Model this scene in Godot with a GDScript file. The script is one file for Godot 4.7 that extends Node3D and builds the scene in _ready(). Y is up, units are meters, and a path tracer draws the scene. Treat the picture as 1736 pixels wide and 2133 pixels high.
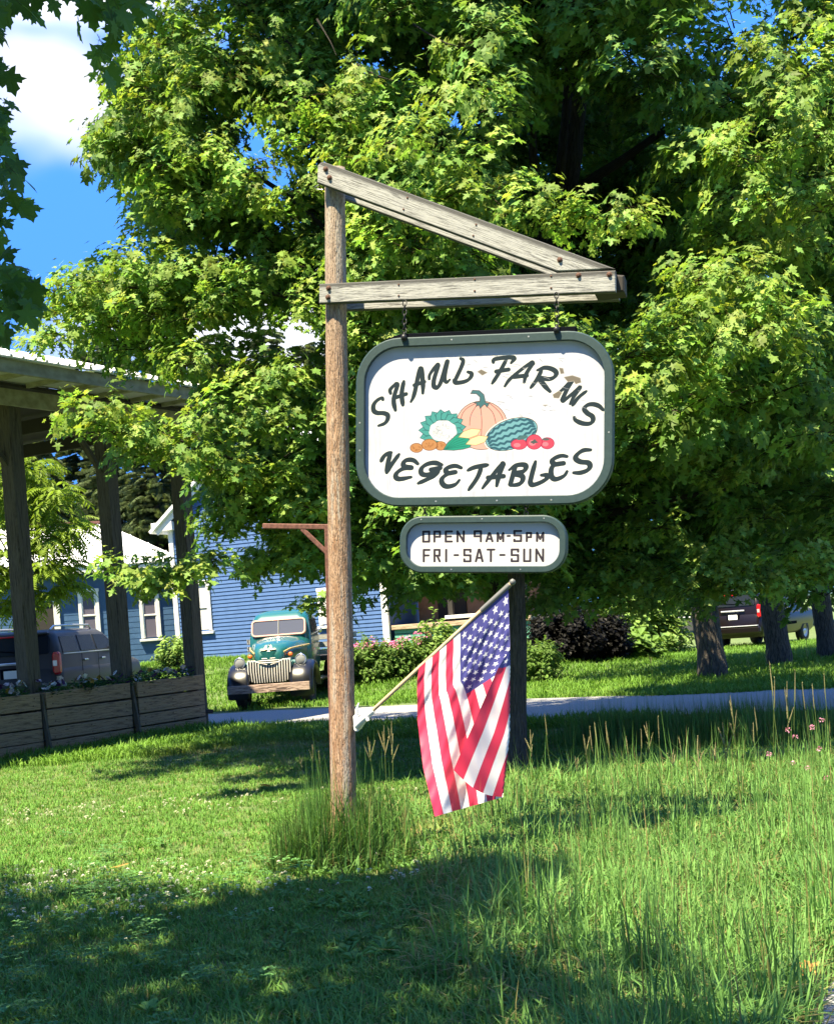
extends Node3D
# A farm-stand sign on a leaning wooden pole, a lawn, a maple, an old truck, houses, a pavilion. y up, metres, camera looks along -z.

const FOCAL := 2900.0                     # in photo units (1736 x 2133)
const EYE := 1.6
var roll := deg_to_rad(4.3)
var to_sun := Vector3.ZERO
var rng := RandomNumberGenerator.new()
var names := {}
var M := {}                               # materials
var fbm := FastNoiseLite.new()

func _ready():
	rng.seed = 4711
	# ---------------------------------------------------------------- camera
	var cam := Camera3D.new()
	cam.name = "camera"
	add_child(cam)
	cam.near = 0.1
	cam.far = 600.0
	cam.projection = Camera3D.PROJECTION_FRUSTUM
	cam.keep_aspect = Camera3D.KEEP_HEIGHT
	cam.size = 2133.0 / FOCAL * cam.near
	cam.frustum_offset = Vector2(0.0, 225.5 / FOCAL * cam.near)
	cam.position = Vector3(0, EYE, 0)
	cam.rotation = Vector3(0, 0, -roll)
	cam.current = true
	# ---------------------------------------------------------------- sun, sky, exposure
	var el := deg_to_rad(64.0)
	var az := deg_to_rad(38.0)            # from behind the camera towards the left
	to_sun = Vector3(-sin(az) * cos(el), sin(el), cos(az) * cos(el))
	var sun := DirectionalLight3D.new()
	sun.name = "sun"
	add_child(sun)
	sun.look_at_from_position(to_sun * 50.0, Vector3.ZERO, Vector3.UP)
	sun.light_energy = 1.6
	sun.light_color = Color(1.0, 0.94, 0.79)
	sun.light_angular_distance = 0.5
	sun.shadow_enabled = true
	var we := WorldEnvironment.new()
	we.name = "world"
	var env := Environment.new()
	env.background_mode = Environment.BG_SKY
	env.sky = Sky.new()
	env.sky.sky_material = make_sky()
	env.background_energy_multiplier = 1.0
	env.tonemap_mode = Environment.TONE_MAPPER_LINEAR
	env.tonemap_exposure = 4.2
	env.sdfgi_enabled = true
	env.ssao_enabled = true
	env.ssil_enabled = true
	we.environment = env
	add_child(we)
	# ---------------------------------------------------------------- everything else
	make_materials()
	build_ground()
	build_blue_house()
	build_cottage()
	build_pavilion()
	build_trees()
	build_overhanging_tree()
	build_far_trees()
	build_planters()
	build_sign_pole()
	build_signs()
	build_flag()
	build_bracket_post()
	build_truck()
	build_suv()
	build_right_cars()
	build_shrubs()
	build_grass()
	build_ground_weeds()
	build_weeds()

# ==================================================================== helpers: places
func ray(px, py) -> Vector3:              # direction for one metre of depth
	var xr = px - 868.0
	var yr = 1292.0 - py
	return Vector3((xr * cos(roll) + yr * sin(roll)) / FOCAL, (-xr * sin(roll) + yr * cos(roll)) / FOCAL, -1.0)

func at(px, py, depth) -> Vector3:
	return Vector3(0, EYE, 0) + ray(px, py) * depth

func seen_at(p: Vector3) -> Vector2:       # the photo point where a place shows (only for places in front of the camera)
	var q = (p - Vector3(0, EYE, 0)) * (FOCAL / -p.z)
	return Vector2(868.0 + q.x * cos(roll) - q.y * sin(roll), 1292.0 - q.x * sin(roll) - q.y * cos(roll))

func on_ground(px, py, h = 0.0) -> Vector3:
	var d = ray(px, py)
	return Vector3(0, EYE, 0) + d * ((h - EYE) / d.y)

func on_plane(px, py, o: Vector3, n: Vector3) -> Vector3:
	var d = ray(px, py)
	return Vector3(0, EYE, 0) + d * ((o - Vector3(0, EYE, 0)).dot(n) / d.dot(n))

func on_vertical(px, py, o: Vector3, along: Vector3) -> Vector3:   # where the sight line meets the upright plane through o along a level direction
	return on_plane(px, py, o, along.cross(Vector3.UP).normalized())

func land(x, z) -> float:                 # height of the ground
	var d = -z
	var w = 1.0 - smoothstep(1.0, 8.0, x)
	return 0.88 * smoothstep(29.5, 40.0, d) * w + 0.02 * sin(x * 0.9) * sin(z * 0.7)

# ==================================================================== helpers: nodes
func numbered(called) -> String:
	if not names.has(called):
		names[called] = 0
		return called
	names[called] += 1
	return "%s_%03d" % [called, names[called]]

func thing(called, label, category, where = Vector3.ZERO, turn = 0.0, group = "") -> Node3D:
	var o := Node3D.new()
	o.name = numbered(called)
	add_child(o, true)
	o.position = where
	o.rotation.y = turn
	tag(o, label, category, group)
	return o

func tag(o, label, category, group = ""):
	o.set_meta("label", label)
	o.set_meta("category", category)
	if group != "":
		o.set_meta("group", group)

func setting(o):
	o.set_meta("kind", "structure")

func stuff(o):
	o.set_meta("kind", "stuff")

func st_new() -> SurfaceTool:
	var st := SurfaceTool.new()
	st.begin(Mesh.PRIMITIVE_TRIANGLES)
	st.set_uv(Vector2.ZERO)
	st.set_color(Color.WHITE)
	return st

func mesh_of(st: SurfaceTool) -> ArrayMesh:
	st.generate_normals()
	return st.commit()

func put(called, st, mat, parent = null) -> MeshInstance3D:
	return put_mesh(called, mesh_of(st), mat, parent)

func put_mesh(called, mesh, mat, parent = null) -> MeshInstance3D:
	var o := MeshInstance3D.new()
	o.mesh = mesh
	o.material_override = mat
	if parent == null:
		o.name = numbered(called)
		add_child(o, true)
	else:
		o.name = called
		var n := 1
		while parent.has_node(NodePath(o.name)):
			o.name = "%s_%03d" % [called, n]
			n += 1
		parent.add_child(o, true)
	return o

func many(called, mesh, mat, places: Array, tints: Array, parent = null) -> MultiMeshInstance3D:
	var mm := MultiMesh.new()
	mm.transform_format = MultiMesh.TRANSFORM_3D
	mm.use_colors = tints.size() > 0
	mm.mesh = mesh
	mm.instance_count = places.size()
	for i in places.size():
		mm.set_instance_transform(i, places[i])
		if tints.size() > 0:
			mm.set_instance_color(i, tints[i])
	var o := MultiMeshInstance3D.new()
	o.multimesh = mm
	o.material_override = mat
	if parent == null:
		o.name = numbered(called)
		add_child(o, true)
	else:
		o.name = called
		parent.add_child(o, true)
	return o

func rf(a, b) -> float:
	return rng.randf_range(a, b)

# ==================================================================== helpers: shapes
func tri(st, a, b, c):
	st.add_vertex(a)
	st.add_vertex(b)
	st.add_vertex(c)

func quad(st, a, b, c, d):                # clockwise seen from outside
	st.set_uv(Vector2(0, 1)); st.add_vertex(a)
	st.set_uv(Vector2(0, 0)); st.add_vertex(b)
	st.set_uv(Vector2(1, 0)); st.add_vertex(c)
	st.set_uv(Vector2(0, 1)); st.add_vertex(a)
	st.set_uv(Vector2(1, 0)); st.add_vertex(c)
	st.set_uv(Vector2(1, 1)); st.add_vertex(d)

# a box with chamfered edges; uv runs along x (metres) and around the section
func bbox(st, xf: Transform3D, size: Vector3, b = 0.006):
	var h = size * 0.5
	b = minf(b, minf(h.x, minf(h.y, h.z)) * 0.6)
	st.set_smooth_group(-1)
	# section loops along x: ring of 8 points, ends inset
	var sec = [Vector2(-h.y, -h.z + b), Vector2(-h.y, h.z - b), Vector2(-h.y + b, h.z), Vector2(h.y - b, h.z), Vector2(h.y, h.z - b), Vector2(h.y, -h.z + b), Vector2(h.y - b, -h.z), Vector2(-h.y + b, -h.z)]
	var rings = []
	for e in [[-h.x, (h.y - b) / h.y, (h.z - b) / h.z], [-h.x + b, 1.0, 1.0], [h.x - b, 1.0, 1.0], [h.x, (h.y - b) / h.y, (h.z - b) / h.z]]:
		var r = []
		for s in sec:
			r.append(Vector3(e[0], s.x * e[1], s.y * e[2]))
		rings.append(r)
	var per = 2.0 * (size.y + size.z)
	var vv = [0.0, size.z - 2.0 * b, size.z, size.z + size.y - 2.0 * b, size.z + size.y, 2.0 * size.z + size.y, 2.0 * size.z + size.y, per, per]
	for i in 3:
		for k in 8:
			var k2 = (k + 1) % 8
			var pts = [rings[i][k], rings[i][k2], rings[i + 1][k2], rings[i + 1][k]]
			var uvs = [Vector2(pts[0].x, vv[k]), Vector2(pts[1].x, vv[k + 1]), Vector2(pts[2].x, vv[k + 1]), Vector2(pts[3].x, vv[k])]
			for q in [0, 1, 2, 0, 2, 3]:
				st.set_uv(uvs[q])
				st.add_vertex(xf * pts[q])
	for e in [0, 3]:
		for k in range(1, 7):
			var p = [rings[e][0], rings[e][k], rings[e][k + 1]]
			if e == 0:
				p = [p[0], p[2], p[1]]
			for q in [0, 1, 2]:
				st.set_uv(Vector2(p[q].z * 0.3, p[q].y))
				st.add_vertex(xf * p[q])

func box_at(st, c: Vector3, size: Vector3, b = 0.006):
	bbox(st, Transform3D(Basis(), c), size, b)

# a board between two points, width along `up`, thickness across
func board(st, a: Vector3, b: Vector3, width, thick, up = Vector3.UP, bev = 0.006):
	var x = (b - a).normalized()
	var z = x.cross(up).normalized()
	var y = z.cross(x).normalized()
	bbox(st, Transform3D(Basis(x, y, z), (a + b) * 0.5), Vector3((b - a).length(), width, thick), bev)

func tube(st, pts: Array, radii: Array, sides = 8, capped = true, uvscale = 1.0):
	st.set_smooth_group(0)
	var rings = []
	var along = [0.0]
	var side = Vector3.ZERO
	for i in pts.size():
		var d = (pts[mini(i + 1, pts.size() - 1)] - pts[maxi(i - 1, 0)]).normalized()
		if i == 0:
			side = d.cross(Vector3(0.31, 0.17, 0.93)).normalized()
		else:
			side = (side - d * side.dot(d)).normalized()
			along.append(along[i - 1] + (pts[i] - pts[i - 1]).length())
		var other = d.cross(side)
		var r = []
		for k in sides:
			var a = TAU * k / sides
			r.append(pts[i] + (side * cos(a) + other * sin(a)) * radii[i])
		rings.append(r)
	for i in pts.size() - 1:
		for k in sides:
			var k2 = (k + 1) % sides
			var p = [rings[i][k], rings[i][k2], rings[i + 1][k2], rings[i + 1][k]]
			var u0 = float(k) / sides
			var u1 = float(k + 1) / sides
			var uv = [Vector2(u0, along[i] * uvscale), Vector2(u1, along[i] * uvscale), Vector2(u1, along[i + 1] * uvscale), Vector2(u0, along[i + 1] * uvscale)]
			for q in [0, 2, 1, 0, 3, 2]:
				st.set_uv(uv[q])
				st.add_vertex(p[q])
	if capped:
		st.set_smooth_group(-1)
		for e in [0, pts.size() - 1]:
			for k in range(1, sides - 1):
				var p = [rings[e][0], rings[e][k], rings[e][k + 1]]
				if e > 0:
					p = [p[0], p[2], p[1]]
				for q in p:
					st.set_uv(Vector2(0.5, 0.5))
					st.add_vertex(q)

# revolve a profile of (radius, height) about the y axis of xf
func lathe(st, xf: Transform3D, prof: Array, sides = 20, smooth = true):
	st.set_smooth_group(0 if smooth else -1)
	for i in prof.size() - 1:
		for k in sides:
			var a0 = TAU * k / sides
			var a1 = TAU * (k + 1) / sides
			var p = []
			for e in [[i, a0], [i, a1], [i + 1, a1], [i + 1, a0]]:
				var pr = prof[e[0]]
				p.append(xf * Vector3(cos(e[1]) * pr.x, pr.y, sin(e[1]) * pr.x))
			if prof[i].x > 1e-5:
				tri(st, p[0], p[1], p[2])
			if prof[i + 1].x > 1e-5:
				tri(st, p[0], p[2], p[3])

# an outline in the xy plane of xf given thickness from z0 to z1, with a small chamfer on the front (z1) edge
func prism(st, xf: Transform3D, outline: PackedVector2Array, z0, z1, bev = 0.0):
	var o = outline
	if not Geometry2D.is_polygon_clockwise(o):
		o = o.duplicate()
		o.reverse()
	var front = o
	if bev > 0.0:
		var off = Geometry2D.offset_polygon(o, -bev, Geometry2D.JOIN_MITER)
		if off.size() == 1 and off[0].size() == o.size():
			front = off[0]
			if not Geometry2D.is_polygon_clockwise(front):
				front.reverse()
			var best = 0
			for k in front.size():
				if front[k].distance_to(o[0]) < front[best].distance_to(o[0]):
					best = k
			var turned = PackedVector2Array()
			for k in front.size():
				turned.append(front[(best + k) % front.size()])
			front = turned
		else:
			bev = 0.0
	st.set_smooth_group(-1)
	var ix = Geometry2D.triangulate_polygon(front)
	for k in range(0, ix.size(), 3):
		var t = [front[ix[k]], front[ix[k + 1]], front[ix[k + 2]]]
		if (t[1] - t[0]).cross(t[2] - t[0]) > 0.0:
			t = [t[0], t[2], t[1]]
		for q in t:
			st.set_uv(q)
			st.add_vertex(xf * Vector3(q.x, q.y, z1))
	ix = Geometry2D.triangulate_polygon(o)
	for k in range(0, ix.size(), 3):
		var t = [o[ix[k]], o[ix[k + 1]], o[ix[k + 2]]]
		if (t[1] - t[0]).cross(t[2] - t[0]) < 0.0:
			t = [t[0], t[2], t[1]]
		for q in t:
			st.set_uv(q)
			st.add_vertex(xf * Vector3(q.x, q.y, z0))
	var n = o.size()
	for k in n:
		var k2 = (k + 1) % n
		var levels = [[o, z0], [o, z1 - bev]]
		if bev > 0.0:
			levels.append([front, z1])
		for l in levels.size() - 1:
			var a = levels[l]
			var b = levels[l + 1]
			var p = [Vector3(a[0][k].x, a[0][k].y, a[1]), Vector3(a[0][k2].x, a[0][k2].y, a[1]), Vector3(b[0][k2].x, b[0][k2].y, b[1]), Vector3(b[0][k].x, b[0][k].y, b[1])]
			for q in [0, 1, 2, 0, 2, 3]:
				st.set_uv(Vector2(p[q].x, p[q].y))
				st.add_vertex(xf * p[q])

# skin over rings of equal length (closed rings), ends capped by fans
func loft(st, rings: Array, smooth = true, cap = true, closed = true):
	st.set_smooth_group(0 if smooth else -1)
	for i in rings.size() - 1:
		var n = rings[i].size()
		for k in (n if closed else n - 1):
			var k2 = (k + 1) % n
			var p = [rings[i][k], rings[i][k2], rings[i + 1][k2], rings[i + 1][k]]
			tri(st, p[0], p[2], p[1])
			tri(st, p[0], p[3], p[2])
	if cap and closed:
		st.set_smooth_group(-1)
		for e in [0, rings.size() - 1]:
			var c = Vector3.ZERO
			for q in rings[e]:
				c += q
			c /= rings[e].size()
			for k in rings[e].size():
				var k2 = (k + 1) % rings[e].size()
				if e == 0:
					tri(st, c, rings[e][k2], rings[e][k])
				else:
					tri(st, c, rings[e][k], rings[e][k2])

func rounded_rect(w, h, r, n = 6) -> PackedVector2Array:
	var o := PackedVector2Array()
	for c in [[w / 2 - r, h / 2 - r, 0.0], [-w / 2 + r, h / 2 - r, 90.0], [-w / 2 + r, -h / 2 + r, 180.0], [w / 2 - r, -h / 2 + r, 270.0]]:
		for k in n + 1:
			var a = deg_to_rad(c[2] + 90.0 * k / n)
			o.append(Vector2(c[0] + r * cos(a), c[1] + r * sin(a)))
	return o

# ==================================================================== sky and materials
func make_sky() -> PanoramaSkyMaterial:
	var n := FastNoiseLite.new()
	n.seed = 9
	n.noise_type = FastNoiseLite.TYPE_SIMPLEX_SMOOTH
	n.fractal_type = FastNoiseLite.FRACTAL_FBM
	n.fractal_octaves = 5
	n.frequency = 1.0
	var w := 1024
	var h := 512
	var im := Image.create(w, h, false, Image.FORMAT_RGBF)
	var puff = ray(98, 175).normalized()   # the white cumulus in the gap between the trees
	for y in h:
		var v = PI * (y + 0.5) / h
		for x in w:
			var u = TAU * (x + 0.5) / w
			var d = Vector3(sin(u) * sin(v), cos(v), -cos(u) * sin(v))
			var up = maxf(d.y, 0.0)
			var c = Color(0.036, 0.116, 0.295).lerp(Color(0.026, 0.118, 0.43), pow(up, 0.6))
			if d.y > -0.02:
				var k = n.get_noise_3d(d.x * 2.2, d.y * 4.4, d.z * 2.2)
				var f = n.get_noise_3d(d.x * 9.0 + 7.0, d.y * 13.0, d.z * 9.0)
				var near = 1.0 - smoothstep(0.012, 0.066, (d - puff).length() + f * 0.05 + k * 0.02)
				var cover = maxf(smoothstep(0.17, 0.42, k + f * 0.14) * 0.9, near)
				var lit = 0.36 + 0.11 * f - 0.06 * near
				c = c.lerp(Color(lit * 0.97, lit * 0.99, lit * 1.03), clampf(cover, 0.0, 1.0) * smoothstep(-0.02, 0.12, d.y))
			else:
				c = Color(0.09, 0.12, 0.06)
			im.set_pixel(x, y, c)
	var sky := PanoramaSkyMaterial.new()
	sky.panorama = ImageTexture.create_from_image(im)
	return sky

func plain(color: Color, rough = 0.8, metal = 0.0) -> StandardMaterial3D:   # colour in linear values
	var m := StandardMaterial3D.new()
	m.albedo_color = color.linear_to_srgb()
	m.roughness = rough
	m.metallic = metal
	return m

func noise(freq, seed, octaves = 4) -> FastNoiseLite:
	var n := FastNoiseLite.new()
	n.noise_type = FastNoiseLite.TYPE_SIMPLEX_SMOOTH
	n.fractal_octaves = octaves
	n.frequency = freq
	n.seed = seed
	return n

# two linear colours mixed by seamless noise, tiled in the world every `tile` metres
func speckled(a: Color, b: Color, tile, freq, seed, rough = 0.9, relief = 0.0, contrast = 1.6, size = 256) -> StandardMaterial3D:
	var n := noise(freq, seed, 5)
	var g = n.get_seamless_image(size, size)
	var im := Image.create(size, size, false, Image.FORMAT_RGB8)
	for y in size:
		for x in size:
			var t = clampf((g.get_pixel(x, y).r - 0.5) * contrast + 0.5, 0.0, 1.0)
			im.set_pixel(x, y, a.lerp(b, t).linear_to_srgb())
	var m := StandardMaterial3D.new()
	m.albedo_texture = ImageTexture.create_from_image(im)
	m.roughness = rough
	m.uv1_triplanar = true
	m.uv1_world_triplanar = true
	m.uv1_scale = Vector3.ONE / tile
	if relief > 0.0:
		m.heightmap_enabled = true
		m.heightmap_texture = ImageTexture.create_from_image(g)
		m.heightmap_scale = relief
	return m

# grain that runs along u (metres); cols are linear: base, dark streak, pale
func grained(base: Color, dark: Color, pale: Color, seed, along = 1.0, across = 0.3, w = 512, h = 128, rough = 0.9, relief = 0.4, dark_at = 0.55, knots = 3, turned = false, edges = 0.0) -> StandardMaterial3D:
	var n1 := noise(1.0, seed, 4)
	var n2 := noise(1.0, seed + 5, 3)
	var r := RandomNumberGenerator.new()
	r.seed = seed
	var kn = []
	for i in knots:
		kn.append(Vector2(r.randf() * w, (0.15 + 0.7 * r.randf()) * h))
	var im := Image.create(h if turned else w, w if turned else h, false, Image.FORMAT_RGB8)
	var hm := Image.create(h if turned else w, w if turned else h, false, Image.FORMAT_L8)
	for y in h:
		for x in w:
			var yy = float(y)
			var ring = 0.0
			for k in kn:
				var d = Vector2((x - k.x) / 4.0, y - k.y).length()
				yy += 7.0 * exp(-d * d / 90.0) * signf(y - k.y + 0.01)
				ring = maxf(ring, exp(-d * d / 14.0))
			# wrap along x by blending the two ends
			var t = float(x) / w
			var g = lerpf(n1.get_noise_2d(x * 0.012, yy * 0.22), n1.get_noise_2d((x - w) * 0.012, yy * 0.22), t)
			var f = lerpf(n2.get_noise_2d(x * 0.05, yy * 0.9), n2.get_noise_2d((x - w) * 0.05, yy * 0.9), t)
			var s = g * 0.9 + f * 0.5 + 0.5
			var c = base.lerp(pale, clampf(s, 0.0, 1.0))
			c = c.lerp(dark, clampf((dark_at - s) * 1.9, 0.0, 0.9))
			c = c.lerp(dark, ring * 0.75)
			if edges > 0.0:                    # weather stain that creeps in from the long edges
				var v = float(y) / h
				var rim = maxf(1.0 - v / (0.16 + 0.22 * (g + 0.5)), (1.0 - (1.0 - v) / 0.10) * 0.5)
				c = c.lerp(dark, clampf(rim * edges, 0.0, 0.9))
			im.set_pixel(y if turned else x, x if turned else y, c.linear_to_srgb())
			hm.set_pixel(y if turned else x, x if turned else y, Color(clampf(s, 0, 1), 0, 0))
	var m := StandardMaterial3D.new()
	m.albedo_texture = ImageTexture.create_from_image(im)
	m.roughness = rough
	m.uv1_scale = Vector3(1.0 / along, 1.0 / across, 1)
	m.heightmap_enabled = true
	m.heightmap_texture = ImageTexture.create_from_image(hm)
	m.heightmap_scale = relief
	return m

func leafy(through = 0.8, rough = 0.5) -> StandardMaterial3D:
	var m := StandardMaterial3D.new()
	m.vertex_color_use_as_albedo = true
	m.albedo_color = Color.WHITE
	m.roughness = rough
	m.metallic_specular = 0.3
	m.backlight_enabled = true
	m.backlight = Color(through, through, through * 0.55).linear_to_srgb()
	return m

func car_paint(c: Color) -> StandardMaterial3D:
	var m = plain(c, 0.35)
	m.clearcoat_enabled = true
	m.clearcoat = 0.8
	m.clearcoat_roughness = 0.06
	return m

func make_materials():
	fbm.noise_type = FastNoiseLite.TYPE_SIMPLEX_SMOOTH
	fbm.fractal_octaves = 4
	fbm.frequency = 0.35
	fbm.seed = 3
	M.leaf = leafy(1.0)
	M.grass = leafy(0.7, 0.6)
	M.soil = speckled(Color(0.055, 0.10, 0.024), Color(0.115, 0.15, 0.05), 1.6, 0.02, 11, 1.0, 1.5)
	M.gravel = speckled(Color(0.1760, 0.1760, 0.1840), Color(0.3200, 0.3120, 0.3080), 0.7, 0.09, 12, 0.98, 1.2, 2.8)
	M.bark = grained(Color(0.0510, 0.0420, 0.0342), Color(0.0132, 0.0108, 0.0096), Color(0.0960, 0.0840, 0.0720), 21, 1.6, 1.0, 512, 128, 1.0, 2.5, 0.6, 0, true)
	M.bark.uv1_scale = Vector3(2, 0.55, 1)
	M.worn = grained(Color(0.225, 0.228, 0.225), Color(0.040, 0.040, 0.041), Color(0.345, 0.350, 0.345), 31, 2.05, 0.14, 768, 96, 0.85, 0.10, 0.50, 5, false, 2.2)
	M.worn_brace = grained(Color(0.225, 0.228, 0.225), Color(0.043, 0.043, 0.044), Color(0.345, 0.350, 0.345), 37, 2.2, 0.14, 768, 96, 0.85, 0.10, 0.48, 4, false, 2.0)
	M.planter = grained(Color(0.25, 0.165, 0.095), Color(0.09, 0.058, 0.036), Color(0.34, 0.24, 0.145), 41, 2.0, 0.6, 384, 128, 0.95, 0.4, 0.4, 4)
	M.timber = grained(Color(0.0684, 0.0551, 0.0408), Color(0.0285, 0.0228, 0.0181), Color(0.1187, 0.1045, 0.0760), 45, 2.6, 1.0, 384, 192, 0.95, 0.5, 0.45, 5)
	M.rail = grained(Color(0.3360, 0.2400, 0.1520), Color(0.1360, 0.0880, 0.0560), Color(0.4400, 0.3600, 0.2640), 47, 2.0, 0.4, 256, 64)
	M.staff = grained(Color(0.3840, 0.2720, 0.1600), Color(0.1760, 0.1120, 0.0640), Color(0.4800, 0.3760, 0.2560), 49, 0.8, 1.0, 256, 64, 0.6, 0.1, 0.3, 0)
	M.staff.uv1_scale = Vector3(1, 1, 1)
	M.white_paint = speckled(Color(0.6120, 0.6120, 0.5950), Color(0.6800, 0.6800, 0.6715), 0.7, 0.02, 51, 0.6)
	M.white_metal = plain(Color(0.78, 0.79, 0.80), 0.38)
	M.white_plastic = plain(Color(0.75, 0.76, 0.76), 0.4)
	M.fascia = speckled(Color(0.22, 0.21, 0.14), Color(0.42, 0.40, 0.30), 0.8, 0.015, 53, 0.8)
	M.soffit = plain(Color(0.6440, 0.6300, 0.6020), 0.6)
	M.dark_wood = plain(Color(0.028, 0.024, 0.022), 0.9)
	M.blue = speckled(Color(0.043, 0.098, 0.245), Color(0.055, 0.118, 0.285), 1.2, 0.02, 61, 0.55)
	M.slate = speckled(Color(0.0320, 0.0840, 0.1800), Color(0.0416, 0.1000, 0.2080), 1.2, 0.02, 62, 0.6)
	M.teal_board = speckled(Color(0.07, 0.27, 0.20), Color(0.13, 0.36, 0.28), 0.8, 0.03, 63, 0.7)
	M.porch_wall = speckled(Color(0.2720, 0.1440, 0.0800), Color(0.3360, 0.1920, 0.1120), 1.0, 0.02, 64, 0.8)
	M.stone = speckled(Color(0.1280, 0.1120, 0.0960), Color(0.2400, 0.2160, 0.1840), 0.7, 0.03, 65, 0.95, 1.0)
	M.glass = plain(Color(0.012, 0.016, 0.022), 0.22)
	M.glass.metallic_specular = 0.3
	M.curtain = plain(Color(0.42, 0.42, 0.44), 0.9)
	M.curtain_dim = plain(Color(0.10, 0.09, 0.13), 0.9)
	M.frame_green = speckled(Color(0.0165, 0.0375, 0.0420), Color(0.0225, 0.0465, 0.0510), 0.35, 0.03, 71, 0.5)
	M.matte_black = plain(Color(0.004, 0.005, 0.008), 0.8)  # flat black of the added shade strip, also for seams and trim
	M.matte_black.metallic_specular = 0.1
	M.rust = speckled(Color(0.0800, 0.0304, 0.0224), Color(0.1600, 0.0680, 0.0520), 0.3, 0.03, 72, 0.8)
	M.bolt = speckled(Color(0.035, 0.018, 0.013), Color(0.12, 0.05, 0.03), 0.05, 0.05, 73, 0.75)
	M.chain = plain(Color(0.02, 0.021, 0.023), 0.45, 0.6)
	M.zinc = plain(Color(0.45, 0.46, 0.48), 0.35, 0.8)
	M.sleeve = plain(Color(0.11, 0.115, 0.125), 0.5)
	M.tyre = speckled(Color(0.018, 0.018, 0.018), Color(0.035, 0.034, 0.032), 0.3, 0.03, 74, 0.85)
	M.chrome = plain(Color(0.72, 0.72, 0.72), 0.22, 0.9)
	M.grille_paint = plain(Color(0.5280, 0.5120, 0.4800), 0.4)
	M.teal = car_paint(Color(0.0080, 0.0840, 0.0840))
	M.black_paint = plain(Color(0.006, 0.0065, 0.009), 0.28)
	M.truck_bumper = grained(Color(0.2805, 0.1700, 0.1190), Color(0.0425, 0.0298, 0.0298), Color(0.4250, 0.3400, 0.2975), 75, 1.7, 0.22, 256, 64, 0.85, 0.2, 0.62, 4)
	M.salmon = plain(Color(0.4800, 0.2560, 0.2240), 0.5)
	M.gold = plain(Color(0.6000, 0.4160, 0.1600), 0.4)
	M.amber = plain(Color(0.60, 0.12, 0.02), 0.25)
	M.red_lens = plain(Color(0.50, 0.010, 0.012), 0.15)
	M.suv_paint = plain(Color(0.050, 0.050, 0.053), 0.34)
	M.suv_paint.metallic_specular = 0.28
	M.maroon = plain(Color(0.0048, 0.0020, 0.0028), 0.28)
	M.lens = plain(Color(0.20, 0.21, 0.22), 0.12)
	M.lens.metallic_specular = 0.6
	M.silver = plain(Color(0.55, 0.56, 0.58), 0.3, 0.5)
	M.trailer = plain(Color(0.045, 0.05, 0.06), 0.6)
	M.petal = leafy(0.5, 0.6)
	M.pole = pole_wood()

# peeling pole: u goes round, v along (about 4.6 m)
func pole_wood() -> StandardMaterial3D:
	var w := 256
	var h := 1024
	var n1 := noise(1.0, 81, 4)
	var n2 := noise(1.0, 82, 4)
	var n3 := noise(1.0, 83, 3)
	var im := Image.create(w, h, false, Image.FORMAT_RGB8)
	var hm := Image.create(w, h, false, Image.FORMAT_L8)
	for y in h:
		var t = float(y) / h                     # 0 at the foot
		for x in w:
			var a = TAU * x / w
			var cx = cos(a) * 2.0
			var cz = sin(a) * 2.0
			var f = n1.get_noise_3d(cx * 3.4, cz * 3.4, y * 0.030)
			var crack = absf(n2.get_noise_3d(cx * 4.0 + 9.0, cz * 4.0, y * 0.034))
			var big = n3.get_noise_3d(cx * 0.7, cz * 0.7, y * 0.004)
			var chip = n3.get_noise_3d(cx * 3.0, cz * 3.0, y * 0.06)
			var c = Color(0.20, 0.115, 0.066).lerp(Color(0.37, 0.262, 0.185), clampf(0.5 + f * 1.2 + 0.25 * big, 0, 1))
			c = c.lerp(Color(0.24, 0.11, 0.055), clampf(0.4 - t * 0.6 + big * 0.5 + chip * 0.4, 0, 0.7))
			c = c.lerp(Color(0.29, 0.27, 0.24), clampf(smoothstep(0.62, 1.0, t) * 0.55 + 0.8 * smoothstep(0.1, 0.5, big + chip * 0.3), 0, 0.85))
			var ck = 1.0 - smoothstep(0.0, 0.11, crack)
			c = c.lerp(Color(0.075, 0.04, 0.025), ck * 0.9)
			im.set_pixel(x, h - 1 - y, c.linear_to_srgb())
			hm.set_pixel(x, h - 1 - y, Color(clampf(0.55 + f * 0.5 - ck * 0.45, 0, 1), 0, 0))
	var m := StandardMaterial3D.new()
	m.albedo_texture = ImageTexture.create_from_image(im)
	m.heightmap_enabled = true
	m.heightmap_texture = ImageTexture.create_from_image(hm)
	m.heightmap_scale = 0.9
	m.roughness = 0.9
	return m

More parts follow.
